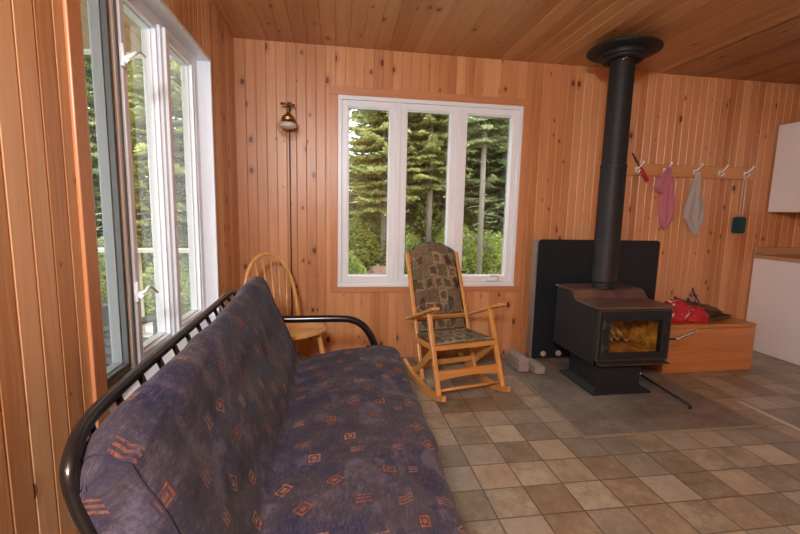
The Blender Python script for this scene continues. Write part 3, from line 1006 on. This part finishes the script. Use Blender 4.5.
# heat shield
SH = thing('heat_shield', 'black sheet metal heat shield standing between the stove and the back wall', 'heat shield', (2.1, 3.15, 0))
def shield(x0, x1, y0, y1, nm='shield_panel'):
    bm = B()
    out = [(x0 + .0, .035), (x1, .035), (x1, .985), (x1 - .008, 1.003), (x1 - .025, 1.012), (x0 + .025, 1.012), (x0 + .008, 1.006), (x0, .99)]
    prism(bm, out, 1, y0, y0 + .004)
    return build(nm, bm, M['shield'], SH)
shield(1.600, 2.118, 3.122, 3.17)
shield(2.128, 2.690, 3.130, 3.17)
bm = B(); box(bm, (1.586, 3.123, .03), (1.600, 3.195, 1.008), .001); build('shield_flange', bm, M['shield_edge'], SH)
bm = B(); box(bm, (2.676, 3.134, .03), (2.690, 3.195, .985), .001); build('shield_flange', bm, M['shield'], SH)
for x in (1.700, 1.835):
    bm = B()
    t = bmesh.new(); lathe(t, [(.0, 0), (.023, 0), (.023, .012), (.017, .016), (0, .016)], (0, 0, 0), 20)
    add(bm, t, Matrix.Translation((x, 3.122, .068)) @ Matrix.Rotation(PI / 2, 4, 'X')); build('spacer', bm, M['fawn'], SH, True, angle=40)
for x in (1.62, 2.65):
    bm = B(); box(bm, (x - .01, 3.13, 0), (x + .01, 3.19, .04), .001); build('shield_foot', bm, M['shield'], SH)

# blocks
def brick(lo, hi, lab, rz=0):
    bm = B(); box(bm, (lo[0], lo[1], lo[2]), hi, .006)
    for f in bm.faces: pass
    return tag(build('concrete_block', bm, M['concrete']), lab, 'brick', 'concrete bricks beside the heat shield')
brick((1.385, 2.885, .0125), (1.468, 3.11, .064), 'lower grey concrete brick of the stacked pair beside the rocking chair')
brick((1.380, 2.880, .0645), (1.463, 3.105, .118), 'upper grey concrete brick of the stacked pair beside the rocking chair')
brick((1.487, 2.83, .0125), (1.570, 3.04, .066), 'single grey concrete brick lying at the left foot of the heat shield')

# poker on the hearth
PK = thing('fire_poker', 'thin black poker lying on the hearth before the stove', 'poker', (2.26, 2.5, SZ))
bm = B(); tube(bm, [(2.288, 2.72, SZ + .012), (2.262, 2.46, SZ + .010), (2.238, 2.225, SZ + .0095)], .0075, 8); tube(bm, [(2.238, 2.225, SZ + .0095), (2.225, 2.195, SZ + .010), (2.20, 2.185, SZ + .010)], .007, 8)
build('shaft', bm, M['iron'], PK, True)
bm = B(); tube(bm, [(2.2955, 2.795, SZ + .0125), (2.288, 2.72, SZ + .0125)], [.010, .012], 10); build('grip', bm, M['steel'], PK, True)

# bench chest
BX0, BX1, BY0, BY1 = 2.515, 3.318, 2.775, 3.055
BC = thing('wooden_chest', 'varnished pine storage chest between the stove and the white cabinet', 'chest', (2.92, 2.92, 0))
bm = B(); box(bm, (BX0, BY0, .0), (BX1, BY1, .3545), .006); build('chest_body', bm, M['bench'], BC)
bm = B(); box(bm, (BX0, BY0, .355), (BX1, BY1, .386), .006); build('lid', bm, M['bench'], BC)

# things on the chest
def crumple(name, c, dims, seed, mat, label, cat, amp=.25, fr=9, rz=0):
    bm = B()
    bmesh.ops.create_icosphere(bm, subdivisions=5, radius=1)
    for v in bm.verts:
        p = v.co.copy()
        # squash to a pillow shape, then fold it
        q = Vector((math.copysign(abs(p.x) ** .7, p.x), math.copysign(abs(p.y) ** .7, p.y), math.copysign(abs(p.z) ** .8, p.z)))
        k = 1 + amp * noise.noise(p * 2.1 + Vector((seed, 0, 0))) + amp * .5 * (abs(noise.noise(p * fr * .5 + Vector((0, seed, 0)))) - .25)
        q = Vector((q.x * dims[0], q.y * dims[1], q.z * dims[2])) * k
        v.co = q
    bmesh.ops.rotate(bm, verts=bm.verts, cent=(0, 0, 0), matrix=Matrix.Rotation(rz, 3, 'Z'))
    zmin = min(v.co.z for v in bm.verts)
    for v in bm.verts:      # settle: flatten the underside
        if v.co.z < zmin * .45: v.co.z = zmin * .45
    zmin *= .45
    bmesh.ops.translate(bm, verts=bm.verts, vec=(0, 0, -zmin))
    o = build(name, bm, mat, None, True)
    o.location = c
    return tag(o, label, cat)
crumple('crumpled_bag', (2.685, 2.900, .3875), (.120, .070, .110), 3.3, M['redbag'], 'bright red crumpled bag with white markings on the chest beside the stove', 'bag', .22, 9, .05)
o = crumple('folded_cloth', (2.838, 2.860, .3875), (.075, .050, .075), 8.1, M['red'], 'plain red cloth heaped on the chest between the white-marked red bag and the bark', 'cloth', .3, 9, -.2)
# upright folded print
bm = B()
zig = [(-.035, .0), (-.045, .06), (-.025, .14), (-.008, .205), (.012, .235), (.03, .19), (.055, .12), (.095, .03), (.105, .0)]
def FZ(i, j):
    x, z = zig[i]; k = j / 8
    return Vector((x + .012 * math.sin(k * 5 + i), (k - .5) * .05 * (1 - z * 2) + .014 * math.sin(i * 1.7), z))
grid_surface(bm, FZ, len(zig), 9)
bmesh.ops.solidify(bm, geom=bm.faces[:], thickness=.006)
o = build('printed_pouch', bm, M['print'], None, True, angle=50); o.location = (2.885, 2.97, .42); o.scale = (.95, 1, .95)
tag(o, 'red white and navy printed pouch standing upright among the bark', 'pouch')
def slab(c, L, w, h, rz, tilt, seed, label):
    bm = B()
    bmesh.ops.create_cube(bm, size=1)
    bmesh.ops.subdivide_edges(bm, edges=bm.edges[:], cuts=7, use_grid_fill=True)
    for v in bm.verts:
        k = v.co.x
        t_ = 1 - abs(k) ** 2 * 1.4
        v.co.y *= t_; v.co.z *= max(.35, t_)
        v.co = Vector((v.co.x * L, v.co.y * w, v.co.z * h + .02 * math.sin(k * 4)))
        v.co += noise.noise_vector(v.co * 28 + Vector((seed, 0, 0))) * .009
    R_ = Matrix.Rotation(rz, 3, 'Z') @ Matrix.Rotation(tilt, 3, 'Y')
    bmesh.ops.rotate(bm, verts=bm.verts, cent=(0, 0, 0), matrix=R_)
    z = min(v.co.z for v in bm.verts); bmesh.ops.translate(bm, verts=bm.verts, vec=(0, 0, -z))
    o = build('bark_slab', bm, M['bark'], None, True, angle=40); o.location = c
    return tag(o, label, 'firewood', 'bark kindling on the chest')
slab((2.915, 2.925, .440), .40, .06, .030, -.12, .36, 1.0, 'long dark bark slab leaning across the red bag on the chest')
slab((3.060, 2.875, .3875), .26, .07, .035, .25, .16, 5.0, 'short brown bark slab lying on the chest lid towards the white cabinet')
slab((3.03, 2.995, .3875), .34, .06, .035, -.10, .36, 9.0, 'tilted brown bark slab at the rear of the chest lid')

# ------------------------------------------------------------------ coat rail and what hangs on it
CR = thing('coat_rail', 'pine coat rail with white hooks on the back wall beside the flue pipe', 'coat rail', (3.06, 3.31, 1.56))
bm = B(); box(bm, (2.395, 3.303, 1.558), (3.725, 3.3245, 1.660), .004); build('rail_board', bm, M['rack'], CR)
HX = [2.535, 2.80, 3.095, 3.345, 3.605]
for x in HX:
    bm = B()
    box(bm, (x - .008, 3.297, 1.580), (x + .008, 3.304, 1.628), .003)
    tube(bm, smooth_path([(x, 3.300, 1.612), (x, 3.270, 1.618), (x + .004, 3.245, 1.640), (x + .012, 3.235, 1.662)], 5), [.007] * 8 + [.0075] * 8, 8)
    tube(bm, smooth_path([(x, 3.300, 1.590), (x - .004, 3.272, 1.578), (x - .008, 3.252, 1.586), (x - .010, 3.244, 1.604)], 5), .0065, 8)
    bmesh.ops.create_uvsphere(bm, u_segments=10, v_segments=8, radius=.011, matrix=Matrix.Translation((x + .012, 3.235, 1.663)))
    build('hook', bm, M['white_metal'], CR, True, angle=50)

def towel(name, x, ztop, rows, depth, mat, label, seed, flap=None):
    """rows: (z, xl, xr) silhouette from the hook down; pleated into depth"""
    bm = B()
    for rows, dy in ((rows, 0), (flap, -.02)):
      if not rows: continue
      nr, nc = len(rows) * 5 - 4, 25
      def row(k):
          i = min(int(k / 5), len(rows) - 2); f = (k - i * 5) / 5
          f = f * f * (3 - 2 * f)
          return [rows[i][q] * (1 - f) + rows[i + 1][q] * f for q in range(3)]
      def F(i, j):
          z, xl, xr = row(i); s = j / (nc - 1)
          w = xr - xl
          pl = math.sin(s * 15 + seed) * .013 * min(1, .35 + i / nr) + noise.noise((s * 3, z * 6, seed)) * .02
          xx = xl + w * s
          yy = 3.272 + dy - depth * math.sin(PI * s) * .6 + pl
          zz = z + .012 * math.sin(s * 9 + seed) * i / nr
          return Vector((xx, min(yy, 3.312), zz))
      grid_surface(bm, F, nr, nc, False, lambda i, j: (j / (nc - 1) * .3, i / nr * .6))
    bmesh.ops.solidify(bm, geom=bm.faces[:], thickness=.006)
    for v in bm.verts:
        v.co.y = min(v.co.y, 3.318)
        if v.co.z > 1.55: v.co.y = min(v.co.y, 3.290)
    o = build(name, bm, mat, None, True)
    return tag(o, label, 'towel')
towel('pink_towel', 2.80, 1.64, [(1.645, 2.795, 2.822), (1.60, 2.790, 2.846), (1.53, 2.785, 2.872), (1.44, 2.775, 2.890), (1.36, 2.765, 2.902), (1.26, 2.768, 2.925), (1.20, 2.775, 2.905), (1.14, 2.800, 2.850), (1.115, 2.81, 2.825)], .05, M['pink'], 'pink towel bunched on the second hook of the coat rail', 1.0, [(1.635, 2.792, 2.822), (1.57, 2.740, 2.83), (1.50, 2.694, 2.815), (1.455, 2.690, 2.80), (1.425, 2.715, 2.785), (1.41, 2.735, 2.765)])
towel('striped_tea_towel', 3.095, 1.6, [(1.600, 3.083, 3.105), (1.54, 3.070, 3.126), (1.46, 3.052, 3.150), (1.36, 3.030, 3.180), (1.27, 3.012, 3.208), (1.21, 3.015, 3.205), (1.14, 3.070, 3.190), (1.075, 3.115, 3.155), (1.06, 3.125, 3.145)], .05, M['grey_towel'], 'grey and white striped tea towel on the middle hook', 2.4)
# red handled tool
TL = thing('hand_tool', 'red handled tool with a thin dark shaft hung on the first hook', 'tool', (2.55, 3.262, 1.6))
bm = B(); p, q = Vector((2.545, 3.262, 1.615)), Vector((2.622, 3.262, 1.510)); tube(bm, [p, p.lerp(q, .2), p.lerp(q, .6), p.lerp(q, .95), q], [.010, .015, .018, .017, .010], 12, .7); build('grip', bm, M['red'], TL, True)
bm = B(); p, q = Vector((2.548, 3.262, 1.610)), Vector((2.455, 3.262, 1.735)); tube(bm, [p, q], .0055, 8); build('shaft', bm, M['iron'], TL, True)
# fly swatter
FS = thing('fly_swatter', 'fly swatter with a dark teal head hanging head-down from the last hook', 'fly swatter', (3.6, 3.28, 1.1))
bm = B()
tube(bm, smooth_path([(3.588, 3.285, 1.22), (3.588, 3.285, 1.45), (3.592, 3.283, 1.57), (3.602, 3.282, 1.595), (3.613, 3.283, 1.57), (3.616, 3.285, 1.45), (3.616, 3.285, 1.22)], 6), .0028, 6)
build('wire_handle', bm, M['wire'], FS, True)
bm = B()
out = []
hw, hh, cx_, cz_ = .066, .072, 3.598, 1.152
for qx, qz, a0 in ((1, 1, 0), (-1, 1, 90), (-1, -1, 180), (1, -1, 270)):
    for k in range(5):
        a_ = math.radians(a0 + k * 22.5); out.append((cx_ + qx * (hw - .022) + .022 * math.cos(a_), cz_ + qz * (hh - .022) + .022 * math.sin(a_)))
prism(bm, out, 1, 3.281, 3.290, .001)
for k in range(7): tube(bm, [(cx_ - .045 + .015 * k, 3.2805, cz_ - .055), (cx_ - .045 + .015 * k, 3.2805, cz_ + .055)], .002, 5)
build('swatter_head', bm, M['teal'], FS)

# ------------------------------------------------------------------ gas lamp on the back wall
GL = thing('gas_lamp', 'brass gas wall lamp with a glass globe and thin pipe left of the back window', 'wall lamp', (-.34, 3.30, 1.85))
GX, GY = -.338, 3.235
bm = B(); tube(bm, [(GX, 3.320, 1.95), (GX, 3.320, 1.2), (GX + .004, 3.320, .02)], .0045, 8); build('gas_pipe', bm, M['copper'], GL, True)
bm = B(); box(bm, (GX - .014, 3.309, 1.93), (GX + .014, 3.327, 1.99), .003); tube(bm, smooth_path([(GX, 3.315, 1.955), (GX, 3.27, 1.958), (GX, GY, 1.95), (GX, GY, 1.89)], 5), .008, 10)
build('bracket', bm, M['old_brass'], GL, True, angle=40)
bm = B(); tube(bm, [(GX - .052, GY, 1.957), (GX - .02, GY, 1.958), (GX + .02, GY, 1.956), (GX + .045, GY, 1.948)], [.009, .007, .007, .010], 10); build('valve_handle', bm, M['old_brass'], GL, True)
bm = B(); lathe(bm, [(.010, 1.900), (.016, 1.888), (.036, 1.876), (.046, 1.862), (.044, 1.852), (.052, 1.848), (.052, 1.842), (.0, 1.842)], (GX, GY, 0), 30); build('cap', bm, M['brass'], GL, True, angle=40)
bm = B(); lathe(bm, [(.044, 1.848), (.062, 1.834), (.078, 1.808), (.078, 1.788), (.066, 1.757), (.042, 1.734), (.014, 1.724), (.0, 1.723)], (GX, GY, 0), 36); build('globe', bm, M['globe'], GL, True)
bm = B(); lathe(bm, [(.0, 1.836), (.045, 1.828), (.058, 1.815), (.058, 1.797), (.040, 1.783), (.0, 1.780)], (GX, GY, 0), 24); build('reflector', bm, M['white_metal'], GL, True, angle=50)

# ------------------------------------------------------------------ white cabinets on the right
CB = thing('base_cabinet', 'white base cabinet along the right wall beside the chest', 'cabinet', (4.1, 2.0, 0))
FXC = 3.835
bm = B(); box(bm, (FXC + .018, .9, .0), (XR - .005, 3.315, .855), .001); build('carcass', bm, M['cab'], CB)
bm = B(); box(bm, (FXC, 2.30, .003), (FXC + .017, 3.315, .853), .0015); build('door', bm, M['cab'], CB)
bm = B(); box(bm, (FXC, .9, .003), (FXC + .017, 2.296, .853), .0015); build('door', bm, M['cab'], CB)
WT = thing('worktop', 'wood-edged worktop lying on the white base cabinet', 'worktop', (4.1, 2.0, .856))
bm = B(); box(bm, (FXC - .006, .9, .856), (XR - .005, 3.316, .886), .003); build('slab', bm, M['counter'], WT)
bm = B(); box(bm, (FXC - .004, 3.298, .887), (XR - .005, 3.318, .955), .002); build('upstand', bm, M['counter'], WT)
UC = thing('wall_cabinet', 'white wall cabinet hung above the worktop by the right wall', 'cabinet', (4.1, 2.6, 1.28))
bm = B(); box(bm, (3.915, 1.2, 1.276), (XR - .005, 3.300, 2.040), .001); build('carcass', bm, M['cab'], UC)
bm = B(); box(bm, (3.897, 2.45, 1.278), (3.914, 3.299, 2.038), .0015); build('door', bm, M['cab'], UC)
bm = B(); box(bm, (3.897, 1.2, 1.278), (3.914, 2.446, 2.038), .0015); build('door', bm, M['cab'], UC)

# ------------------------------------------------------------------ outdoors
bm = B()
def FG(i, j):
    x = -22 + i * 1.0; y = -6 + j * 1.0
    z = -.45 + .11 * max(0, y - 5.5) + .07 * noise.noise((x * .35, y * .35, 0))
    if -2 < x < 6 and -4 < y < 5: z = -.5
    return Vector((x, y, z))
grid_surface(bm, FG, 50, 40); struct('ground', bm, M['ground'], None, True)
bm = B()
for k in range(16):
    box(bm, (-3.35 + k * .148, -2.5, -.16), (-3.35 + k * .148 + .14, 4.72, -.125), .004)
box(bm, (-3.35, 4.66, -.30), (-.90, 4.71, -.165)); box(bm, (-3.35, -2.5, -.3), (-3.30, 4.7, -.165))
for (px_, py_) in ((-3.3, 4.65), (-1.0, 4.65), (-3.3, 1.0), (-3.3, -2.4)): box(bm, (px_ - .05, py_ - .05, -.6), (px_ + .05, py_ + .05, -.17))
struct('porch_deck', bm, M['decking'])
bm = B()
for k in range(18): box(bm, (-3.2 + k * .13, -2.6, 2.62), (-3.2 + k * .13 + .125, 4.45, 2.64), .003)
struct('porch_ceiling', bm, M['porch'])
bm = B(); box(bm, (-3.3, 4.46, 2.60), (-.89, 4.56, 2.74), .004); box(bm, (-3.3, -2.6, 2.60), (-3.21, 4.45, 2.74), .004); box(bm, (-3.3, -2.6, 2.75), (-.89, 4.60, 2.80))
struct('porch_beam', bm, M['vinyl'])
RL = thing('deck_railing', 'weathered wooden railing along the far edge of the porch deck', 'railing', (-2.1, 4.62, -.125))
bm = B(); box(bm, (-3.32, 4.57, .735), (-.92, 4.69, .775), .005); build('top_rail', bm, M['railwood'], RL)
bm = B(); box(bm, (-3.32, 4.61, -.04), (-.92, 4.65, .02), .004); build('bottom_rail', bm, M['railwood'], RL)
for x in (-3.27, -2.02, -.97):
    bm = B(); box(bm, (x - .04, 4.58, -.125), (x + .04, 4.66, .735), .004); build('post', bm, M['railwood'], RL)
# deck chair of grey resin
DC = thing('deck_chair', 'dark grey slatted deck chair out on the porch beyond the nearest pane', 'chair', (-1.62, 3.05, -.125), math.radians(150))
for k in range(6):
    x = -.23 + k * .092
    bm = B(); bar(bm, (x, .20, .30), (x * 1.15, .52, .92), .078, .018, .004, (0, 1, 0)); build('back_slat', bm, M['chairgrey'], DC, False, True)
for k in range(5):
    bm = B(); bar(bm, (-.27, -.25 + k * .095, .36 - k * .02), (.27, -.25 + k * .095, .36 - k * .02), .082, .02, .004); build('seat_slat', bm, M['chairgrey'], DC, False, True)
for sx in (-1, 1):
    bm = B(); bar(bm, (.29 * sx, -.26, 0), (.29 * sx, -.26, .55), .03, .08, .004, (0, 1, 0)); build('leg', bm, M['chairgrey'], DC, False, True)
    bm = B(); bar(bm, (.27 * sx, -.28, .35), (.27 * sx, .45, .02), .03, .09, .004); build('leg', bm, M['chairgrey'], DC, False, True)
    bm = B(); bar(bm, (.32 * sx, -.33, .56), (.32 * sx, .40, .56), .11, .022, .005); build('armrest', bm, M['chairgrey'], DC, False, True)

def leaf_mesh(name, V, F, mat):
    me = bpy.data.meshes.new(name)
    me.from_pydata(V, [], F); me.materials.append(mat)
    return me

def conifer(name, h, R, seed, bare, mat, trunk_mat, tr=.06, dens=1.0):
    """root empty with trunk and foliage, at the origin"""
    rnd = random.Random(seed)
    V, F = [], []
    z = bare * h
    while z < h * .985:
        f = (z - bare * h) / (h * (1 - bare))
        L = R * (1 - f) ** .75 * (.55 + .45 * min(1, f * 5)) + .08
        nbr = max(3, int((5 + 3 * (1 - f)) * dens))
        a0 = rnd.random() * 6.28
        for b_i in range(nbr):
            a = a0 + 2 * PI * b_i / nbr + rnd.uniform(-.3, .3)
            l = L * rnd.uniform(.65, 1.1)
            ca, sa = math.cos(a), math.sin(a)
            droop = rnd.uniform(.15, .45) * (1 - f) - .25 * f
            nt_ = max(6, int(l / .055))
            for k in range(nt_):
                q = (k + .6) / nt_
                r = l * q
                zz = z - droop * r + .16 * r * q + rnd.uniform(-.02, .02)
                wl = (.34 * l * (1 - q) + .10) * rnd.uniform(.7, 1.15)
                for sd_ in (-1, 1):
                    # a twig swept forward, three needle sprays
                    px_, py_ = ca * r, sa * r
                    ang = a + sd_ * rnd.uniform(.55, .95)
                    tx, ty = math.cos(ang), math.sin(ang)
                    nsp = 3 if wl > .2 else 2
                    for s_ in range(nsp):
                        b0 = wl * s_ / nsp; b1 = wl * (s_ + 1.25) / nsp
                        wd = rnd.uniform(.012, .028) + .010
                        ox, oy = -ty * wd, tx * wd
                        dz0, dz1 = -.10 * b0, -.10 * b1 - rnd.uniform(0, .05)
                        i0 = len(V)
                        mx_ = (b0 + b1) * .5
                        tw = rnd.uniform(-.03, .03)
                        V += [(px_ + tx * b0, py_ + ty * b0, zz + dz0), (px_ + tx * mx_ + ox, py_ + ty * mx_ + oy, zz + (dz0 + dz1) * .5 - .012 + tw),
                              (px_ + tx * b1, py_ + ty * b1, zz + dz1), (px_ + tx * mx_ - ox, py_ + ty * mx_ - oy, zz + (dz0 + dz1) * .5 - .012 - tw)]
                        F.append((i0, i0 + 1, i0 + 2, i0 + 3))
                        if s_ == 0:
                            i0 = len(V)
                            V += [(px_ + tx * b0, py_ + ty * b0, zz + dz0), (px_ + tx * mx_, py_ + ty * mx_, zz - .05), (px_ + tx * b1, py_ + ty * b1, zz + dz1), (px_ + tx * mx_, py_ + ty * mx_, zz + .02)]
                            F.append((i0, i0 + 1, i0 + 2, i0 + 3))
        z += rnd.uniform(.13, .22) / dens ** .5
    root = link(bpy.data.objects.new(name, None))
    o = link(bpy.data.objects.new('foliage', leaf_mesh('foliage', V, F, mat))); o.parent = root
    bm = B()
    tube(bm, [(0, 0, -.4), (.02, .0, h * .3), (0, .02, h * .65), (0, 0, h)], [tr, tr * .85, tr * .5, .008], 9)
    rr = random.Random(seed + 1)
    zz = bare * h * .3
    while zz < bare * h + .8:       # dead lower limbs
        a = rr.random() * 6.28; l = rr.uniform(.2, .55)
        tube(bm, [(0, 0, zz), (math.cos(a) * l * .6, math.sin(a) * l * .6, zz - .02), (math.cos(a) * l, math.sin(a) * l, zz - .06)], [.007, .005, .002], 5)
        zz += rr.uniform(.08, .2)
    build('trunk', bm, trunk_mat, root, True, True)
    return root

GZ = lambda x, y: -.45 + .11 * max(0, y - 5.5)
protos = [conifer('spruce_tree', 6.5, 1.25, 11, .21, M['spruce'], M['trunk'], .075),
          conifer('spruce_tree', 7.5, 1.2, 23, .25, M['spruce'], M['trunk'], .07),
          conifer('spruce_tree', 8.5, 1.2, 37, .33, M['spruce_dark'], M['trunk_pale'], .055, .8),
          conifer('spruce_tree', 8.0, 1.5, 41, .06, M['spruce_dark'], M['trunk'], .08)]
used = set()
def tree(k, x, y, rz, s, label, group=None):
    p = protos[k]
    if k not in used:
        used.add(k); o = p; o.location = (x, y, GZ(x, y)); o.rotation_euler = (0, 0, rz); o.scale = (s, s, s)
    else:
        o = dup(p, (x, y, GZ(x, y)), rz, (s, s, s))
    if 'group' in o: del o['group']
    tag(o, label, 'tree', group)
tree(0, 1.02, 9.0, .3, 1.0, 'yellow-green spruce filling the first pane of the back window')
tree(1, 2.02, 9.0, 1.2, 1.0, 'yellow-green spruce behind the middle pane of the back window')
tree(2, 2.72, 7.6, 2.2, 1.0, 'tall spruce with a bare pale trunk behind the last pane of the back window')
G1 = 'background spruces behind the back window'
L1 = 'dark spruce in the dense stand beyond the back window'
rb = random.Random(5)
for (x, y, k, s) in [(1.35, 10.6, 3, 1.0), (2.7, 11.2, 3, 1.1), (4.0, 9.8, 3, 1.0), (.75, 12.6, 3, .5), (3.6, 12.8, 0, 1.1), (5.0, 12.0, 3, 1.15), (2.0, 13.5, 3, 1.1), (5.6, 9.4, 1, 1.0), (.1, 14.2, 3, .45), (4.5, 14.5, 3, 1.2), (-1.7, 13.4, 3, 1.0), (-3.0, 14.6, 3, 1.0), (-1.2, 17.5, 3, .9)]:
    tree(k, x, y, rb.random() * 6, s, L1, G1)
G2 = 'spruces beyond the porch'
L2 = 'spruce growing beyond the porch railing outside the left window'
for (x, y, k, s) in [(-2.7, 7.6, 0, .95), (-4.0, 8.4, 0, 1.05), (-5.4, 8.0, 1, .9), (-3.4, 10.5, 3, 1.05), (-5.2, 11.0, 3, 1.1), (-7.0, 10.0, 3, 1.0), (-6.2, 5.5, 0, 1.0), (-1.7, 10.0, 1, 1.0)]:
    tree(k, x, y, rb.random() * 6, s, L2, G2)

# undergrowth
def shrub_proto(seed, h, r, n):
    rnd = random.Random(seed)
    V, F = [], []
    for _ in range(n):
        a = rnd.random() * 6.28; q = math.sqrt(rnd.random()); zz = rnd.random() ** .7
        rr = r * q * (1 - .45 * zz ** 2)
        c = Vector((math.cos(a) * rr, math.sin(a) * rr, zz * h * (1 - .5 * q * q)))
        d = Vector((math.cos(a) + rnd.uniform(-.8, .8), math.sin(a) + rnd.uniform(-.8, .8), rnd.uniform(-.2, .9))).normalized()
        s = d.cross(Vector((rnd.uniform(-.3, .3), rnd.uniform(-.3, .3), 1))).normalized()
        l, w = rnd.uniform(.05, .10), rnd.uniform(.016, .032)
        i = len(V)
        V += [tuple(c), tuple(c + d * l * .5 + s * w), tuple(c + d * l), tuple(c + d * l * .5 - s * w)]
        F.append((i, i + 1, i + 2, i + 3))
    root = link(bpy.data.objects.new('leafy_shrub', None))
    o = link(bpy.data.objects.new('foliage', leaf_mesh('foliage', V, F, M['shrub']))); o.parent = root
    bm = B()
    for k in range(7):
        a = rnd.random() * 6.28
        tube(bm, [(0, 0, -.1), (math.cos(a) * r * .3, math.sin(a) * r * .3, h * .4), (math.cos(a) * r * .6, math.sin(a) * r * .6, h * .8)], [.010, .007, .003], 5)
    build('stem', bm, M['trunk'], root, True, True)
    return root
sp_ = [shrub_proto(3, .85, .62, 1500), shrub_proto(9, 1.1, .55, 1500)]
su = set()
G3, G4 = 'shrubs below the back window', 'shrubs beyond the porch'
L3 = 'leafy yellow-green shrub on the ground outside the back window'
L4 = 'leafy green shrub on the ground beyond the porch deck'
def shrub(k, x, y, s, lab, grp):
    if k not in su: su.add(k); o = sp_[k]; o.location = (x, y, GZ(x, y)); o.scale = (s,) * 3; o.rotation_euler = (0, 0, x * 3)
    else: o = dup(sp_[k], (x, y, GZ(x, y)), x * 3, (s,) * 3)
    tag(o, lab, 'shrub', grp)
for (x, y, k, s) in [(.22, 8.0, 0, .75), (.5, 9.4, 1, .9), (1.55, 8.6, 1, .8), (2.1, 8.1, 0, .75), (2.45, 8.4, 1, 1.15), (3.1, 8.6, 0, 1.2), (3.3, 8.2, 1, .9), (.35, 9.2, 0, 1.4), (1.3, 9.4, 0, 1.4), (2.2, 10.0, 1, 1.4), (3.5, 10.0, 0, 1.4), (4.1, 8.4, 1, 1.2), (.9, 11.2, 0, 1.5), (2.9, 10.2, 1, 1.4)]:
    shrub(k, x, y, s, L3, G3)
for (x, y, k, s) in [(-2.4, 6.4, 0, 1.0), (-3.3, 6.8, 1, 1.0), (-4.3, 6.6, 0, 1.1), (-1.9, 8.2, 1, 1.2), (-3.5, 8.8, 0, 1.3)]:
    shrub(k, x, y, s, L4, G4)
# rocks under the first pane
def rock(x, y, z, s, seed, lab, grp=None):
    bm = B(); bmesh.ops.create_icosphere(bm, subdivisions=4, radius=1)
    for v in bm.verts:
        v.co *= 1 + .35 * noise.noise(v.co * 1.3 + Vector((seed, 0, 0))) + .12 * noise.noise(v.co * 4 + Vector((seed, 2, 0)))
        v.co = Vector((v.co.x * s, v.co.y * s * .8, v.co.z * s * .62))
    o = build('boulder', bm, M['rock'], None, True, angle=40); o.location = (x, y, z)
    tag(o, lab, 'rock', grp)
rock(.93, 8.3, -.06, .34, 2.0, 'reddish boulder low outside the first pane of the back window')
rock(.70, 8.0, -.12, .20, 5.0, 'small reddish boulder beside the larger one outside the first pane')
bm = B()
def FP(i, j):
    x = -5.5 + i * .6; y = 4.72 + j * .45
    return Vector((x, y, -.36 + .03 * noise.noise((x * 2, y * 2, 3)) + .11 * max(0, y - 5.5)))
grid_surface(bm, FP, 9, 4); struct('gravel_path', bm, M['gravel'], None, True)

# ------------------------------------------------------------------ light
w = bpy.data.worlds.new('overcast sky'); SC.world = w; w.use_nodes = True
bg = w.node_tree.nodes['Background']
bg.inputs[0].default_value = (.93, .97, 1.0, 1); bg.inputs[1].default_value = 5.6

# added fill light behind the camera in place of bounced flash, no fixture
pl = bpy.data.lights.new('fill_light', 'POINT'); pl.energy = 245; pl.color = (.89, .96, 1.03); pl.shadow_soft_size = .16
po = link(bpy.data.objects.new('fill_light', pl)); po.location = (-.40, -.75, 1.98)

# ------------------------------------------------------------------ camera
cd = bpy.data.cameras.new('camera'); cam = link(bpy.data.objects.new('camera', cd))
cd.sensor_fit = 'HORIZONTAL'; cd.sensor_width = 36; cd.lens = 418.697 / 800 * 36
cd.clip_start = .02; cd.clip_end = 200
yaw, pit, rol = 0.1550136, -0.1298837, -0.0221986
cy, sy, cp, sp = math.cos(yaw), math.sin(yaw), math.cos(pit), math.sin(pit)
fwd = Vector((sy * cp, cy * cp, sp)); right = Vector((cy, -sy, 0)); down = fwd.cross(right)
r2 = right * math.cos(rol) + down * math.sin(rol); d2 = -right * math.sin(rol) + down * math.cos(rol)
u2 = -d2; bk = -fwd
cam.matrix_world = Matrix(((r2.x, u2.x, bk.x, 0), (r2.y, u2.y, bk.y, 0), (r2.z, u2.z, bk.z, 1.2), (0, 0, 0, 1)))
SC.camera = cam

SC.view_settings.view_transform = 'Standard'
SC.view_settings.look = 'None'
SC.view_settings.exposure = 0.14
SC.view_settings.gamma = 1.0
SC.view_settings.use_curve_mapping = False
SC.cycles.max_bounces = 10
SC.cycles.diffuse_bounces = 5
SC.cycles.transparent_max_bounces = 16
SC.cycles.caustics_reflective = False
SC.cycles.caustics_refractive = False
